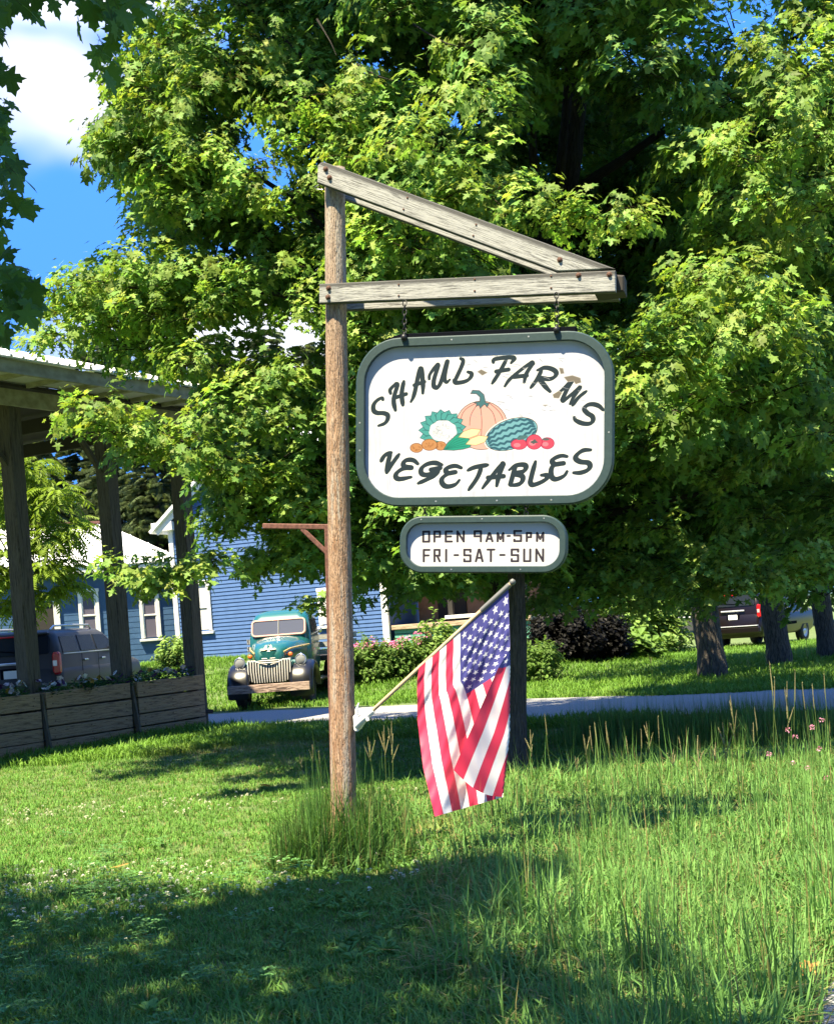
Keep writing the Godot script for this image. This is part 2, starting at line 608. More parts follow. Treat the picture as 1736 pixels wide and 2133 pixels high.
# ==================================================================== the setting
func build_ground():
	var xs = []
	var ds = []
	var v = -260.0
	while v < 260.0:
		xs.append(v)
		v += 0.5 if absf(v) < 14.0 else (2.0 if absf(v) < 40.0 else 20.0)
	v = -40.0
	while v < 420.0:
		ds.append(v)
		v += 0.5 if v > 2.0 and v < 50.0 else (4.0 if v < 80.0 else 20.0)
	var st := st_new()
	for i in xs.size() - 1:
		for j in ds.size() - 1:
			var p = []
			for e in [[i, j], [i, j + 1], [i + 1, j + 1], [i + 1, j]]:
				p.append(Vector3(xs[e[0]], land(xs[e[0]], -ds[e[1]]), -ds[e[1]]))
			tri(st, p[0], p[1], p[2])
			tri(st, p[0], p[2], p[3])
	setting(put("ground", st, M.soil))
	# gravel lane that crosses behind the lawn, and the shoulder at the bottom right corner
	var st2 := st_new()
	var n := 90
	for i in n:
		var p = []
		for e in [[i, 0], [i + 1, 0], [i + 1, 1], [i, 1]]:
			p.append(lane_point(-1.2 + 3.6 * e[0] / n, e[1]))
		for k in 6:
			var a0 = p[0].lerp(p[3], k / 6.0)
			var a1 = p[1].lerp(p[2], k / 6.0)
			var b0 = p[0].lerp(p[3], (k + 1) / 6.0)
			var b1 = p[1].lerp(p[2], (k + 1) / 6.0)
			for q in [a0, b0, b1, a0, b1, a1]:
				st2.add_vertex(Vector3(q.x, land(q.x, q.z) + 0.022, q.z))
	setting(put("gravel_lane", st2, M.gravel))
	var st3 := st_new()
	var o = on_ground(1688, 2140)
	var far = on_ground(1745, 2040)
	var edge = PackedVector2Array()
	for i in 15:
		var t = -1.0 + 3.0 * i / 14.0
		var q = o.lerp(far, t)
		edge.append(Vector2(q.x + 0.012 * sin(i * 2.3), q.z))
	for i in 14:
		quad(st3, Vector3(edge[i].x, 0.03, edge[i].y), Vector3(edge[i + 1].x, 0.03, edge[i + 1].y), Vector3(edge[i + 1].x + 3.0, 0.03, edge[i + 1].y), Vector3(edge[i].x + 3.0, 0.03, edge[i].y))
	setting(put("road_shoulder", st3, M.gravel))

func lane_point(t, side) -> Vector3:      # side 0: near edge, 1: far edge
	var a = Vector3(-3.7, 0, -24.2) if side == 0 else Vector3(-4.3, 0, -28.4)
	var b = Vector3(5.4, 0, -18.1) if side == 0 else Vector3(6.7, 0, -22.4)
	var p = a.lerp(b, t)
	var w = fbm.get_noise_2d(t * 30.0, side * 50.0) * 0.35
	return p + Vector3(w * 0.4, 0, w)

func on_lane(x, z) -> bool:
	var a0 = Vector2(-3.7, -24.2)
	var dir = (Vector2(5.4, -18.1) - a0).normalized()
	var rel = Vector2(x, z) - a0
	var off = rel.dot(Vector2(dir.y, -dir.x))
	var w = fbm.get_noise_2d(x * 3.0, z * 3.0) * 0.5
	return off > 0.05 + w and off < 4.05 + w

# ==================================================================== houses
func window_unit(parent, c: Vector3, w, h, curtain, casing = 0.11):
	var st := st_new()
	for s in [-1, 1]:
		box_at(st, c + Vector3(s * (w * 0.5 - casing * 0.5), 0, 0.055), Vector3(casing, h - 2.0 * casing, 0.05))
	box_at(st, c + Vector3(0, h * 0.5 - casing * 0.5, 0.058), Vector3(w + 0.04, casing, 0.06))
	box_at(st, c + Vector3(0, -h * 0.5 + casing * 0.4, 0.065), Vector3(w + 0.10, casing * 0.7, 0.09))
	var f = put("window", st, M.white_paint, parent)
	var iw = w - 2.0 * casing
	var ih = h - 2.0 * casing
	st = st_new()
	box_at(st, c + Vector3(0, 0, 0.045), Vector3(iw, 0.05, 0.03))
	for s in [-1, 1]:
		for k in [-1, 1]:
			box_at(st, c + Vector3(s * (iw * 0.5 - 0.02), k * ih * 0.25, 0.042 if k > 0 else 0.036), Vector3(0.04, ih * 0.5 - 0.05, 0.03))
	put("sash", st, M.white_paint, f)
	for k in [-1, 1]:
		st = st_new()
		box_at(st, c + Vector3(0, k * ih * 0.25, 0.026), Vector3(iw - 0.08, ih * 0.5 - 0.05, 0.008), 0.001)
		put("pane", st, curtain, f)

func clapboards(st, x0, x1, y0, y1, step, lap, half_at = null):
	st.set_smooth_group(-1)
	var y = y0
	while y < y1 - 0.01:
		var t = minf(y + step, y1)
		var a0 = x0
		var a1 = x1
		if half_at != null:
			var room = half_at.call(t)
			a0 = maxf(x0, room[0])
			a1 = minf(x1, room[1])
		if a1 - a0 > 0.05:
			quad(st, Vector3(a0, y, lap), Vector3(a0, t, 0.002), Vector3(a1, t, 0.002), Vector3(a1, y, lap))
			quad(st, Vector3(a0, y, 0.0), Vector3(a0, y, lap), Vector3(a1, y, lap), Vector3(a1, y, 0.0))
		y += step

func build_blue_house():
	var o = at(370, 1328, 42.5)
	var turn = -deg_to_rad(24.9)
	var base = 0.84
	var h = thing("blue_house", "bright blue clapboard house with white trim and a porch, behind the old truck", "house", Vector3(o.x, base, o.z), turn)
	var L := 7.15
	var eave := 4.30
	var peak := 7.1
	var st := st_new()
	prism(st, Transform3D(), PackedVector2Array([Vector2(0, -0.4), Vector2(L, -0.4), Vector2(L, eave), Vector2(L / 2, peak), Vector2(0, eave)]), -9.0, 0.0)
	put("wall", st, M.blue, h)
	st = st_new()
	var gable = func(t):
		var w = 0.0 if t < eave else (t - eave) / (peak - eave) * L / 2
		return [w, L - w]
	clapboards(st, 0.0, L - 0.06, 0.1, peak, 0.115, 0.022, gable)
	stuff(put("clapboards", st, M.blue, h))
	st = st_new()
	box_at(st, Vector3(L / 2, -0.08, 0.03), Vector3(L + 0.02, 0.34, 0.1), 0.02)
	put("foundation", st, M.stone, h)
	var to_local = Transform3D(Basis(Vector3.UP, turn), h.position).affine_inverse()
	var along = Basis(Vector3.UP, turn) * Vector3.RIGHT
	var a = to_local * on_vertical(413, 1266, h.position, along)
	window_unit(h, Vector3(a.x, a.y, 0.0), 0.98, 1.62, M.curtain)
	a = to_local * on_vertical(692, 1266, h.position, along)
	window_unit(h, Vector3(a.x, a.y, 0.0), 0.86, 1.18, M.curtain)
	window_unit(h, Vector3(L / 2, 5.3, 0.0), 0.8, 1.3, M.curtain_dim)
	st = st_new()
	box_at(st, Vector3(L - 0.04, 2.1, 0.02), Vector3(0.20, 4.3, 0.09))
	put("corner_board", st, M.white_paint, h)
	st = st_new()
	box_at(st, Vector3(0.05, 2.1, 0.02), Vector3(0.16, 4.3, 0.085))
	put("corner_board", st, M.white_paint, h)
	st = st_new()
	for s in [0, 1]:
		var e = Vector3(-0.35, eave - 0.28, 0.22) if s == 0 else Vector3(L + 0.35, eave - 0.28, 0.22)
		board(st, e, Vector3(L / 2, peak, 0.22), 0.24, 0.05, Vector3.UP)
	box_at(st, Vector3(-0.12, eave - 0.12, 0.12), Vector3(0.75, 0.26, 0.26))
	put("rake_board", st, M.white_paint, h)
	st = st_new()
	for s in [0, 1]:
		var e = Vector3(-0.5, eave - 0.28, -4.4) if s == 0 else Vector3(L + 0.5, eave - 0.28, -4.4)
		var p = Vector3(L / 2, peak + 0.13, -4.4)
		var x = (p - e).normalized()
		var z = Vector3(0, 0, 1) * (1 if s == 0 else 1)
		bbox(st, Transform3D(Basis(x, z.cross(x), z), (e + p) * 0.5), Vector3((p - e).length(), 0.1, 9.5))
	put("roof", st, M.white_metal, h)
	# the porch set back beside the corner
	st = st_new()
	box_at(st, Vector3(L + 2.2, 1.9, -2.0), Vector3(4.2, 4.2, 0.15))
	put("porch_wall", st, M.porch_wall, h)
	st = st_new()
	box_at(st, Vector3(L + 1.2, 1.45, -1.9), Vector3(0.9, 2.0, 0.06))
	put("porch_door", st, M.dark_wood, h)
	st = st_new()
	box_at(st, Vector3(L + 2.2, 0.60, -0.95), Vector3(4.2, 0.13, 1.9))
	put("porch_floor", st, M.rail, h)
	st = st_new()
	box_at(st, Vector3(L + 2.95, 0.78, -0.1), Vector3(2.4, 0.10, 0.10))
	put("porch_rail", st, M.white_paint, h)
	for k in 4:
		st = st_new()
		box_at(st, Vector3(L + 2.2, 0.10 + k * 0.125, -0.10 + 0.004 * (k % 2)), Vector3(4.1, 0.105, 0.03))
		put("skirt_board", st, M.teal_board, h)
	st = st_new()
	box_at(st, Vector3(L + 2.2, 3.35, -0.9), Vector3(4.6, 0.16, 2.4))
	put("porch_roof", st, M.slate, h)
	for x in [L + 1.9, L + 4.1]:
		st = st_new()
		box_at(st, Vector3(x, 1.96, -0.2), Vector3(0.14, 2.6, 0.14))
		put("porch_post", st, M.dark_wood, h)

func build_cottage():
	var o = at(372, 1330, 43.3)
	var turn = deg_to_rad(19.9)
	var h = thing("cottage", "low slate blue cottage with a white metal hip roof behind the pavilion posts", "house", Vector3(o.x, 0.84, o.z), turn)
	var L := 8.0
	var D := 4.2
	var eave := 3.05
	var st := st_new()
	prism(st, Transform3D(), PackedVector2Array([Vector2(-L, -0.4), Vector2(0, -0.4), Vector2(0, eave), Vector2(-L, eave)]), -D, 0.0)
	put("wall", st, M.slate, h)
	st = st_new()
	clapboards(st, -L, 0.0, 0.0, eave, 0.17, 0.008)
	stuff(put("clapboards", st, M.slate, h))
	st = st_new()
	var e = 0.35
	var y0 = eave + 0.10
	var y1 = 4.62
	var c = [Vector3(e, y0, e), Vector3(-L - e, y0, e), Vector3(-L - e, y0, -D - e), Vector3(e, y0, -D - e)]
	var r = [Vector3(-1.75, y1, -D / 2), Vector3(-L + 1.75, y1, -D / 2)]
	st.set_smooth_group(-1)
	quad(st, c[1], r[1], r[0], c[0])
	quad(st, c[3], r[0], r[1], c[2])
	tri(st, c[0], r[0], c[3])
	tri(st, c[2], r[1], c[1])
	quad(st, c[0], c[3], c[2], c[1])
	# standing ribs on the front slope
	var x = -L + 0.2
	while x < 0.2:
		var t0 = Vector3(x, y0, e)
		var run = 1.0
		if x > -1.75:
			run = clampf((e - x) / (e + 1.75), 0.0, 1.0)
		if x < -L + 1.75:
			run = clampf((x + L + e) / (e + 1.75), 0.0, 1.0)
		var t1 = t0.lerp(Vector3(x, y1, -D / 2), run)
		if run > 0.05:
			board(st, t0 + Vector3(0, 0.012, 0), t1 + Vector3(0, 0.012, 0), 0.03, 0.03, Vector3.UP, 0.004)
		x += 0.45
	var rf_ = put("roof", st, M.white_metal, h)
	st = st_new()
	board(st, r[1] + Vector3(0, 0.03, 0), r[0] + Vector3(0, 0.03, 0), 0.08, 0.2)
	put("ridge_cap", st, M.rust, rf_)
	st = st_new()
	box_at(st, Vector3(-L / 2, eave - 0.02, e - 0.06), Vector3(L + 2.0 * e - 0.02, 0.20, 0.05))
	box_at(st, Vector3(e - 0.06, eave - 0.02, -D / 2), Vector3(0.05, 0.20, D + 2.0 * e - 0.14))
	put("fascia", st, M.white_paint, h)
	st = st_new()
	box_at(st, Vector3(-L / 2, -0.06, 0.02), Vector3(L + 0.02, 0.26, 0.09), 0.02)
	put("foundation", st, M.stone, h)
	var to_local = Transform3D(Basis(Vector3.UP, turn), h.position).affine_inverse()
	var along = Basis(Vector3.UP, turn) * Vector3.RIGHT
	for p in [[312, 1281], [186, 1282]]:
		var a = to_local * on_vertical(p[0], p[1], h.position, along)
		window_unit(h, Vector3(a.x, a.y, 0.0), 0.62, 1.62, M.curtain_dim, 0.10)
	var a = to_local * on_vertical(84, 1300, h.position, along)
	st = st_new()
	box_at(st, Vector3(a.x, 1.1, 0.03), Vector3(0.8, 2.1, 0.05))
	put("door", st, M.dark_wood, h)
	st = st_new()
	for s in [-1, 1]:
		box_at(st, Vector3(a.x + s * 0.5, 1.15, 0.05), Vector3(0.18, 2.3, 0.07))
	put("door_casing", st, M.white_paint, h)

# ==================================================================== pavilion
func build_pavilion():
	var turn = deg_to_rad(59.0)
	var h = thing("pavilion", "open farm stand pavilion on dark timber posts with a ribbed metal roof", "pavilion", Vector3(-6.57, 0, -20.68), turn)
	for s in [1.01, 3.07, 4.94, -1.05, -3.1, -5.1]:
		var st := st_new()
		board(st, Vector3(s, 0.0, 0.0), Vector3(s, 5.4, 0.0), 0.26, 0.26, Vector3(0, 0, 1), 0.012)
		put("post", st, M.timber, h)
	for s in [0.0, 2.6, 5.1, -2.6, -5.1]:
		var st := st_new()
		board(st, Vector3(s, 0.0, -5.4), Vector3(s, 5.4, -5.4), 0.26, 0.26, Vector3(0, 0, 1), 0.012)
		put("post", st, M.timber, h)
	for s in [1.01, 3.07]:
		var st := st_new()
		board(st, Vector3(s - 0.80, 5.3, -0.02), Vector3(s - 0.10, 4.45, -0.02), 0.10, 0.08, Vector3(0, 0, 1))
		put("knee_brace", st, M.timber, h)
	var st := st_new()
	board(st, Vector3(-7.0, 5.48, 0.16), Vector3(5.35, 5.48, 0.16), 0.26, 0.06)
	put("eave_beam", st, M.fascia, h)
	st = st_new()
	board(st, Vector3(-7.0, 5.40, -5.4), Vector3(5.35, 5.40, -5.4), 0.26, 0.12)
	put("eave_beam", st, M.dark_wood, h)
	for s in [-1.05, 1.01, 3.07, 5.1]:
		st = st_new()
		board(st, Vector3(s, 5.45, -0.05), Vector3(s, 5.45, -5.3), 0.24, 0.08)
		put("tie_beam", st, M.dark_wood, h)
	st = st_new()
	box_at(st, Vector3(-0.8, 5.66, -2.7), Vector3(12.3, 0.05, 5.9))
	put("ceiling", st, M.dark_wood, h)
	st = st_new()
	board(st, Vector3(-7.0, 5.70, 1.12), Vector3(5.45, 5.70, 1.12), 0.20, 0.05)
	put("fascia", st, M.fascia, h)
	# soffit sheets with rafter strips between them
	st = st_new()
	box_at(st, Vector3(-0.8, 5.715, 0.62), Vector3(12.3, 0.02, 0.90))
	put("soffit", st, M.soffit, h)
	var s = -6.6
	while s < 5.4:
		st = st_new()
		board(st, Vector3(s, 5.672, 0.22), Vector3(s + 0.02, 5.672, 1.08), 0.07, 0.07)
		put("rafter", st, M.fascia, h)
		s += 0.78
	# roof rising away from the eave, ribs every 23 cm
	var slope = tan(deg_to_rad(16.8))
	st = st_new()
	for side in [0, 1]:
		var z0 = 1.2 if side == 0 else -6.6
		var p0 = Vector3(-0.8, 5.82, z0)
		var p1 = Vector3(-0.8, 5.82 + 3.9 * slope, -2.7)
		var y = (p1 - p0).normalized()
		bbox(st, Transform3D(Basis(Vector3.RIGHT, y, Vector3.RIGHT.cross(y)), (p0 + p1) * 0.5), Vector3(12.6, (p1 - p0).length(), 0.03), 0.004)
	var roof = put("roof", st, M.white_metal, h)
	s = -6.9
	st = st_new()
	while s < 5.45:
		for w in [-0.0]:
			board(st, Vector3(s, 5.845, 1.22), Vector3(s, 5.845 + 3.9 * slope, -2.68), 0.035, 0.05)
		s += 0.23
	stuff(put("ribs", st, M.white_metal, roof))

func build_planters():
	var turn = deg_to_rad(59.0)
	var o = Vector3(-6.27, 0, -20.5)
	var f = Transform3D(Basis(Vector3.UP, turn), o)
	var segs = [[-1.02, 0.86, "nearest weathered board planter box under the pavilion eave, cut by the picture edge"], [0.98, 2.86, "middle weathered board planter box between two pavilion posts"], [3.02, 4.72, "last weathered board planter box, at the right end of the pavilion row"]]
	for i in segs.size():
		var s = segs[i]
		var L = s[1] - s[0]
		var base = f * Vector3(s[0], 0, 0)
		var h = thing("planter_box", s[2], "planter", Vector3(base.x, 0, base.z), turn, "board planter boxes along the pavilion")
		var y = 0.93
		for w in [0.26, 0.26, 0.20, 0.19]:
			var st := st_new()
			var dy = rf(-0.012, 0.012)
			board(st, Vector3(0.0, y - w * 0.5, 0), Vector3(L, y - w * 0.5 + dy, rf(-0.01, 0.01)), w - 0.012, 0.04)
			put("plank", st, M.planter, h)
			for e in [0.02, L - 0.02]:
				st = st_new()
				board(st, Vector3(e, y - w * 0.5, -0.03), Vector3(e, y - w * 0.5, -0.45), w - 0.014, 0.035)
				put("plank", st, M.planter, h)
			st = st_new()
			for e in [0.14, L * 0.5, L - 0.14]:
				for q in [-0.06, 0.05]:
					lathe(st, Transform3D(Basis(Vector3.RIGHT, PI / 2), Vector3(e + rf(-0.02, 0.02), y - w * 0.5 + q, 0.02)), [Vector2(0.010, 0), Vector2(0.010, 0.004), Vector2(0.0, 0.006)], 6)
			put("nail", st, M.bolt, h)
			y -= w + 0.012
		var st := st_new()
		board(st, Vector3(0, 0.45, -0.46), Vector3(L, 0.45, -0.46), 0.85, 0.03)
		put("back_board", st, M.planter, h)
		st = st_new()
		box_at(st, Vector3(L / 2, 0.80, -0.235), Vector3(L - 0.06, 0.1, 0.40), 0.02)
		put("soil", st, M.soil, h)
		if i < 2:
			st = st_new()
			board(st, Vector3(L + 0.05, 0.0, 0.10), Vector3(L + 0.06, 0.90, -0.04), 0.09, 0.05, Vector3(0, 0, 1))
			put("brace", st, M.timber, h)
		if i == 2:
			st = st_new()
			board(st, Vector3(L + 0.05, 0.30, -0.25), Vector3(L + 0.42, 0.24, -0.2), 0.07, 0.09)
			put("runner", st, M.dark_wood, h)
		# pansies standing in the box
		var count = 6
		for k in count:
			var p = f * Vector3(s[0] + L * (k + 0.5) / count + rf(-0.08, 0.08), 0, -0.2 + rf(-0.06, 0.06))
			pansy(Vector3(p.x, 0.85, p.z), ["nearest planter box", "middle planter box", "last planter box at the right"][i])

func pansy(where, box):
	var h = thing("pansy", "small pansy plant with white and purple flowers in the %s" % box, "flower", where, rf(0, TAU), "pansies growing in the planter boxes")
	var st := st_new()
	for k in 90:
		var a = rf(0, TAU)
		var r = rf(0.02, 0.20)
		var p = Vector3(cos(a) * r, rf(0.02, 0.20) * (1.2 - r * 3.0), sin(a) * r)
		leaf_blade(st, p, Vector3(cos(a), rf(0.1, 0.8), sin(a)).normalized(), rf(0.06, 0.11), rf(0.02, 0.03), Color(0.06, 0.14, 0.05) * rf(0.7, 1.3))
	put("foliage", st, M.leaf, h)
	var cols = [Color(0.75, 0.75, 0.78), Color(0.06, 0.02, 0.10), Color(0.72, 0.62, 0.72), Color(0.10, 0.03, 0.06), Color(0.35, 0.22, 0.04)]
	for k in 6 + rng.randi() % 4:
		st = st_new()
		var a = rf(0, TAU)
		var c = Vector3(cos(a) * rf(0.03, 0.19), rf(0.10, 0.27), sin(a) * rf(0.03, 0.19))
		var face = Vector3(rf(-0.6, 0.6), rf(0.2, 0.8), rf(-0.6, 0.6)).normalized()
		var sx = face.cross(Vector3(0.1, 0.3, 0.9)).normalized()
		var sy = face.cross(sx)
		var col = cols[rng.randi() % 5]
		for q in 5:
			var b = TAU * q / 5.0
			var m = sx * cos(b) + sy * sin(b)
			var w = (sx * -sin(b) + sy * cos(b)) * 0.030
			st.set_color(col * (1.0 if q < 3 else 0.6))
			for v in [c, c + m * 0.032 + w, c + m * 0.058, c, c + m * 0.058, c + m * 0.032 - w]:
				st.add_vertex(v + face * 0.002 * q)
		put("blossom", st, M.petal, h)

# ==================================================================== leaves and trees
func leaf_blade(st, p: Vector3, dir: Vector3, length, width, col: Color):   # a plain pointed leaf of four triangles with a fold
	var side = dir.cross(Vector3.UP)
	if side.length() < 0.05:
		side = Vector3.RIGHT
	side = side.normalized() * width
	var m = p + dir * length * 0.5 + Vector3(0, length * 0.06, 0)
	var tip = p + dir * length - Vector3(0, length * 0.16, 0)
	st.set_smooth_group(-1)
	st.set_color(col)
	for v in [p, m - side, tip, p, tip, m + side]:
		st.add_vertex(v)

# a five-lobed maple leaf: petiole end at xf's origin, blade along +x, top towards +y
func maple(st, xf: Transform3D, size, col: Color, fine = false):
	var half
	if fine:
		half = [Vector2(0.02, 0.05), Vector2(-0.06, 0.20), Vector2(-0.10, 0.40), Vector2(0.04, 0.34), Vector2(0.20, 0.26), Vector2(0.24, 0.44), Vector2(0.36, 0.46), Vector2(0.46, 0.66), Vector2(0.50, 0.44), Vector2(0.60, 0.40), Vector2(0.52, 0.22), Vector2(0.66, 0.24), Vector2(0.76, 0.27), Vector2(0.82, 0.12)]
	else:
		half = [Vector2(0.02, 0.05), Vector2(-0.10, 0.36), Vector2(0.19, 0.18), Vector2(0.42, 0.64), Vector2(0.48, 0.17), Vector2(0.76, 0.22)]
	var o = []
	for p in half:
		o.append(p)
	o.append(Vector2(1.0, 0.0))
	for k in range(half.size() - 1, -1, -1):
		o.append(Vector2(half[k].x, -half[k].y))
	var v = []
	for p in o:
		v.append(xf * (Vector3(p.x, -0.20 * p.x * p.x + 0.16 * absf(p.y) - 0.25 * p.y * p.y, p.y) * size))
	var c = xf * (Vector3(0.30, 0.0, 0) * size)
	st.set_smooth_group(-1)
	st.set_color(col)
	for k in v.size():
		tri(st, c, v[(k + 1) % v.size()], v[k])

func maple_leaf_basis(out: Vector3, lean) -> Basis:   # blade hangs outward and down; top faces up and out
	var up = (Vector3.UP * (1.0 - lean) + out * lean + Vector3(rf(-1, 1), rf(-0.6, 0.6), rf(-1, 1)) * 0.30).normalized()
	var x = (out + Vector3(rf(-1, 1), 0, rf(-1, 1)) * 0.75)
	x = (x - up * x.dot(up)).normalized()
	return Basis(x, up, x.cross(up))

# a leafy twig, about 0.55 m long, that grows along +x
func maple_spray(n, seed, lean = 0.42, tone = 1.0) -> ArrayMesh:
	var keep = rng.state
	rng.seed = seed
	var st := st_new()
	st.set_color(Color(0.05, 0.04, 0.025))
	tube(st, [Vector3(0, 0, 0), Vector3(0.2, 0.03, 0.0), Vector3(0.42, 0.0, 0.02)], [0.006, 0.004, 0.002], 4, false)
	for k in n:
		var t = float(k) / n
		var p = Vector3(0.05 + 0.40 * t, 0.03 * sin(t * 3.0), 0.0)
		var a = rf(-1.5, 1.5) * (1.0 - 0.45 * t)
		var out = Vector3(cos(a), 0, sin(a))
		var q = p + out * rf(0.04, 0.17) + Vector3(0, rf(-0.10, 0.09), 0)
		var shade = rf(0.65, 1.35)
		var warm = rf(0.85, 1.25)
		maple(st, Transform3D(maple_leaf_basis(out, lean), q), rf(0.062, 0.118), Color(0.180 * warm, 0.310, 0.072) * shade * tone)
	rng.state = keep
	return mesh_of(st)

func spray_place(c: Vector3, dir: Vector3, scale, droop = 0.35) -> Transform3D:
	var flat = Vector3(dir.x, dir.y * 0.4, dir.z)
	if flat.length() < 0.05:
		flat = Vector3(rf(-1, 1), 0, rf(-1, 1))
	flat = (flat.normalized() + Vector3(rf(-1, 1), rf(-0.5, 0.3), rf(-1, 1)) * 0.35).normalized()
	var up = (Vector3.UP + Vector3(dir.x, 0, dir.z) * droop + Vector3(rf(-1, 1), 0, rf(-1, 1)) * 0.22)
	up = (up - flat * up.dot(flat)).normalized()
	return Transform3D(Basis(flat, up, flat.cross(up)).scaled(Vector3.ONE * scale), c)

func clump(places, tints, c: Vector3, r, n, tone: Color, scale = 1.0, flat = 0.75):
	for k in n:
		var d = Vector3(rf(-1, 1), rf(-0.7, 1.0), rf(-1, 1))
		if d.length() < 0.01:
			continue
		d = d.normalized()
		var p = c + Vector3(d.x, d.y * flat, d.z) * r * sqrt(rng.randf())
		places.append(spray_place(p - d * 0.15 * scale, d, scale * rf(0.75, 1.2)))
		var v = rf(0.68, 1.28)
		tints.append(Color(tone.r * v * rf(0.9, 1.15), tone.g * v, tone.b * v * rf(0.8, 1.2)))

func limb(parent, pts, r0, r1, called = "limb", sides = 9):
	var smooth = []
	var radii = []
	var curve := Curve3D.new()
	for i in pts.size():
		var t = (pts[mini(i + 1, pts.size() - 1)] - pts[maxi(i - 1, 0)]) * 0.16
		curve.add_point(pts[i], -t, t)
	var n = maxi(6, int(curve.get_baked_length() / 0.35))
	for i in n + 1:
		var t = float(i) / n
		smooth.append(curve.sample_baked(curve.get_baked_length() * t))
		radii.append(lerpf(r0, r1, pow(t, 0.8)) * (1.0 + 0.06 * sin(i * 2.1)))
	var st := st_new()
	tube(st, smooth, radii, sides, true, 1.0)
	return put(called, st, M.bark, parent)

func inside(poly: PackedVector2Array, px, py) -> bool:
	return Geometry2D.is_point_in_polygon(Vector2(px, py), poly)

func poly(a: Array) -> PackedVector2Array:
	var o := PackedVector2Array()
	for k in range(0, a.size(), 2):
		o.append(Vector2(a[k], a[k + 1]))
	return o

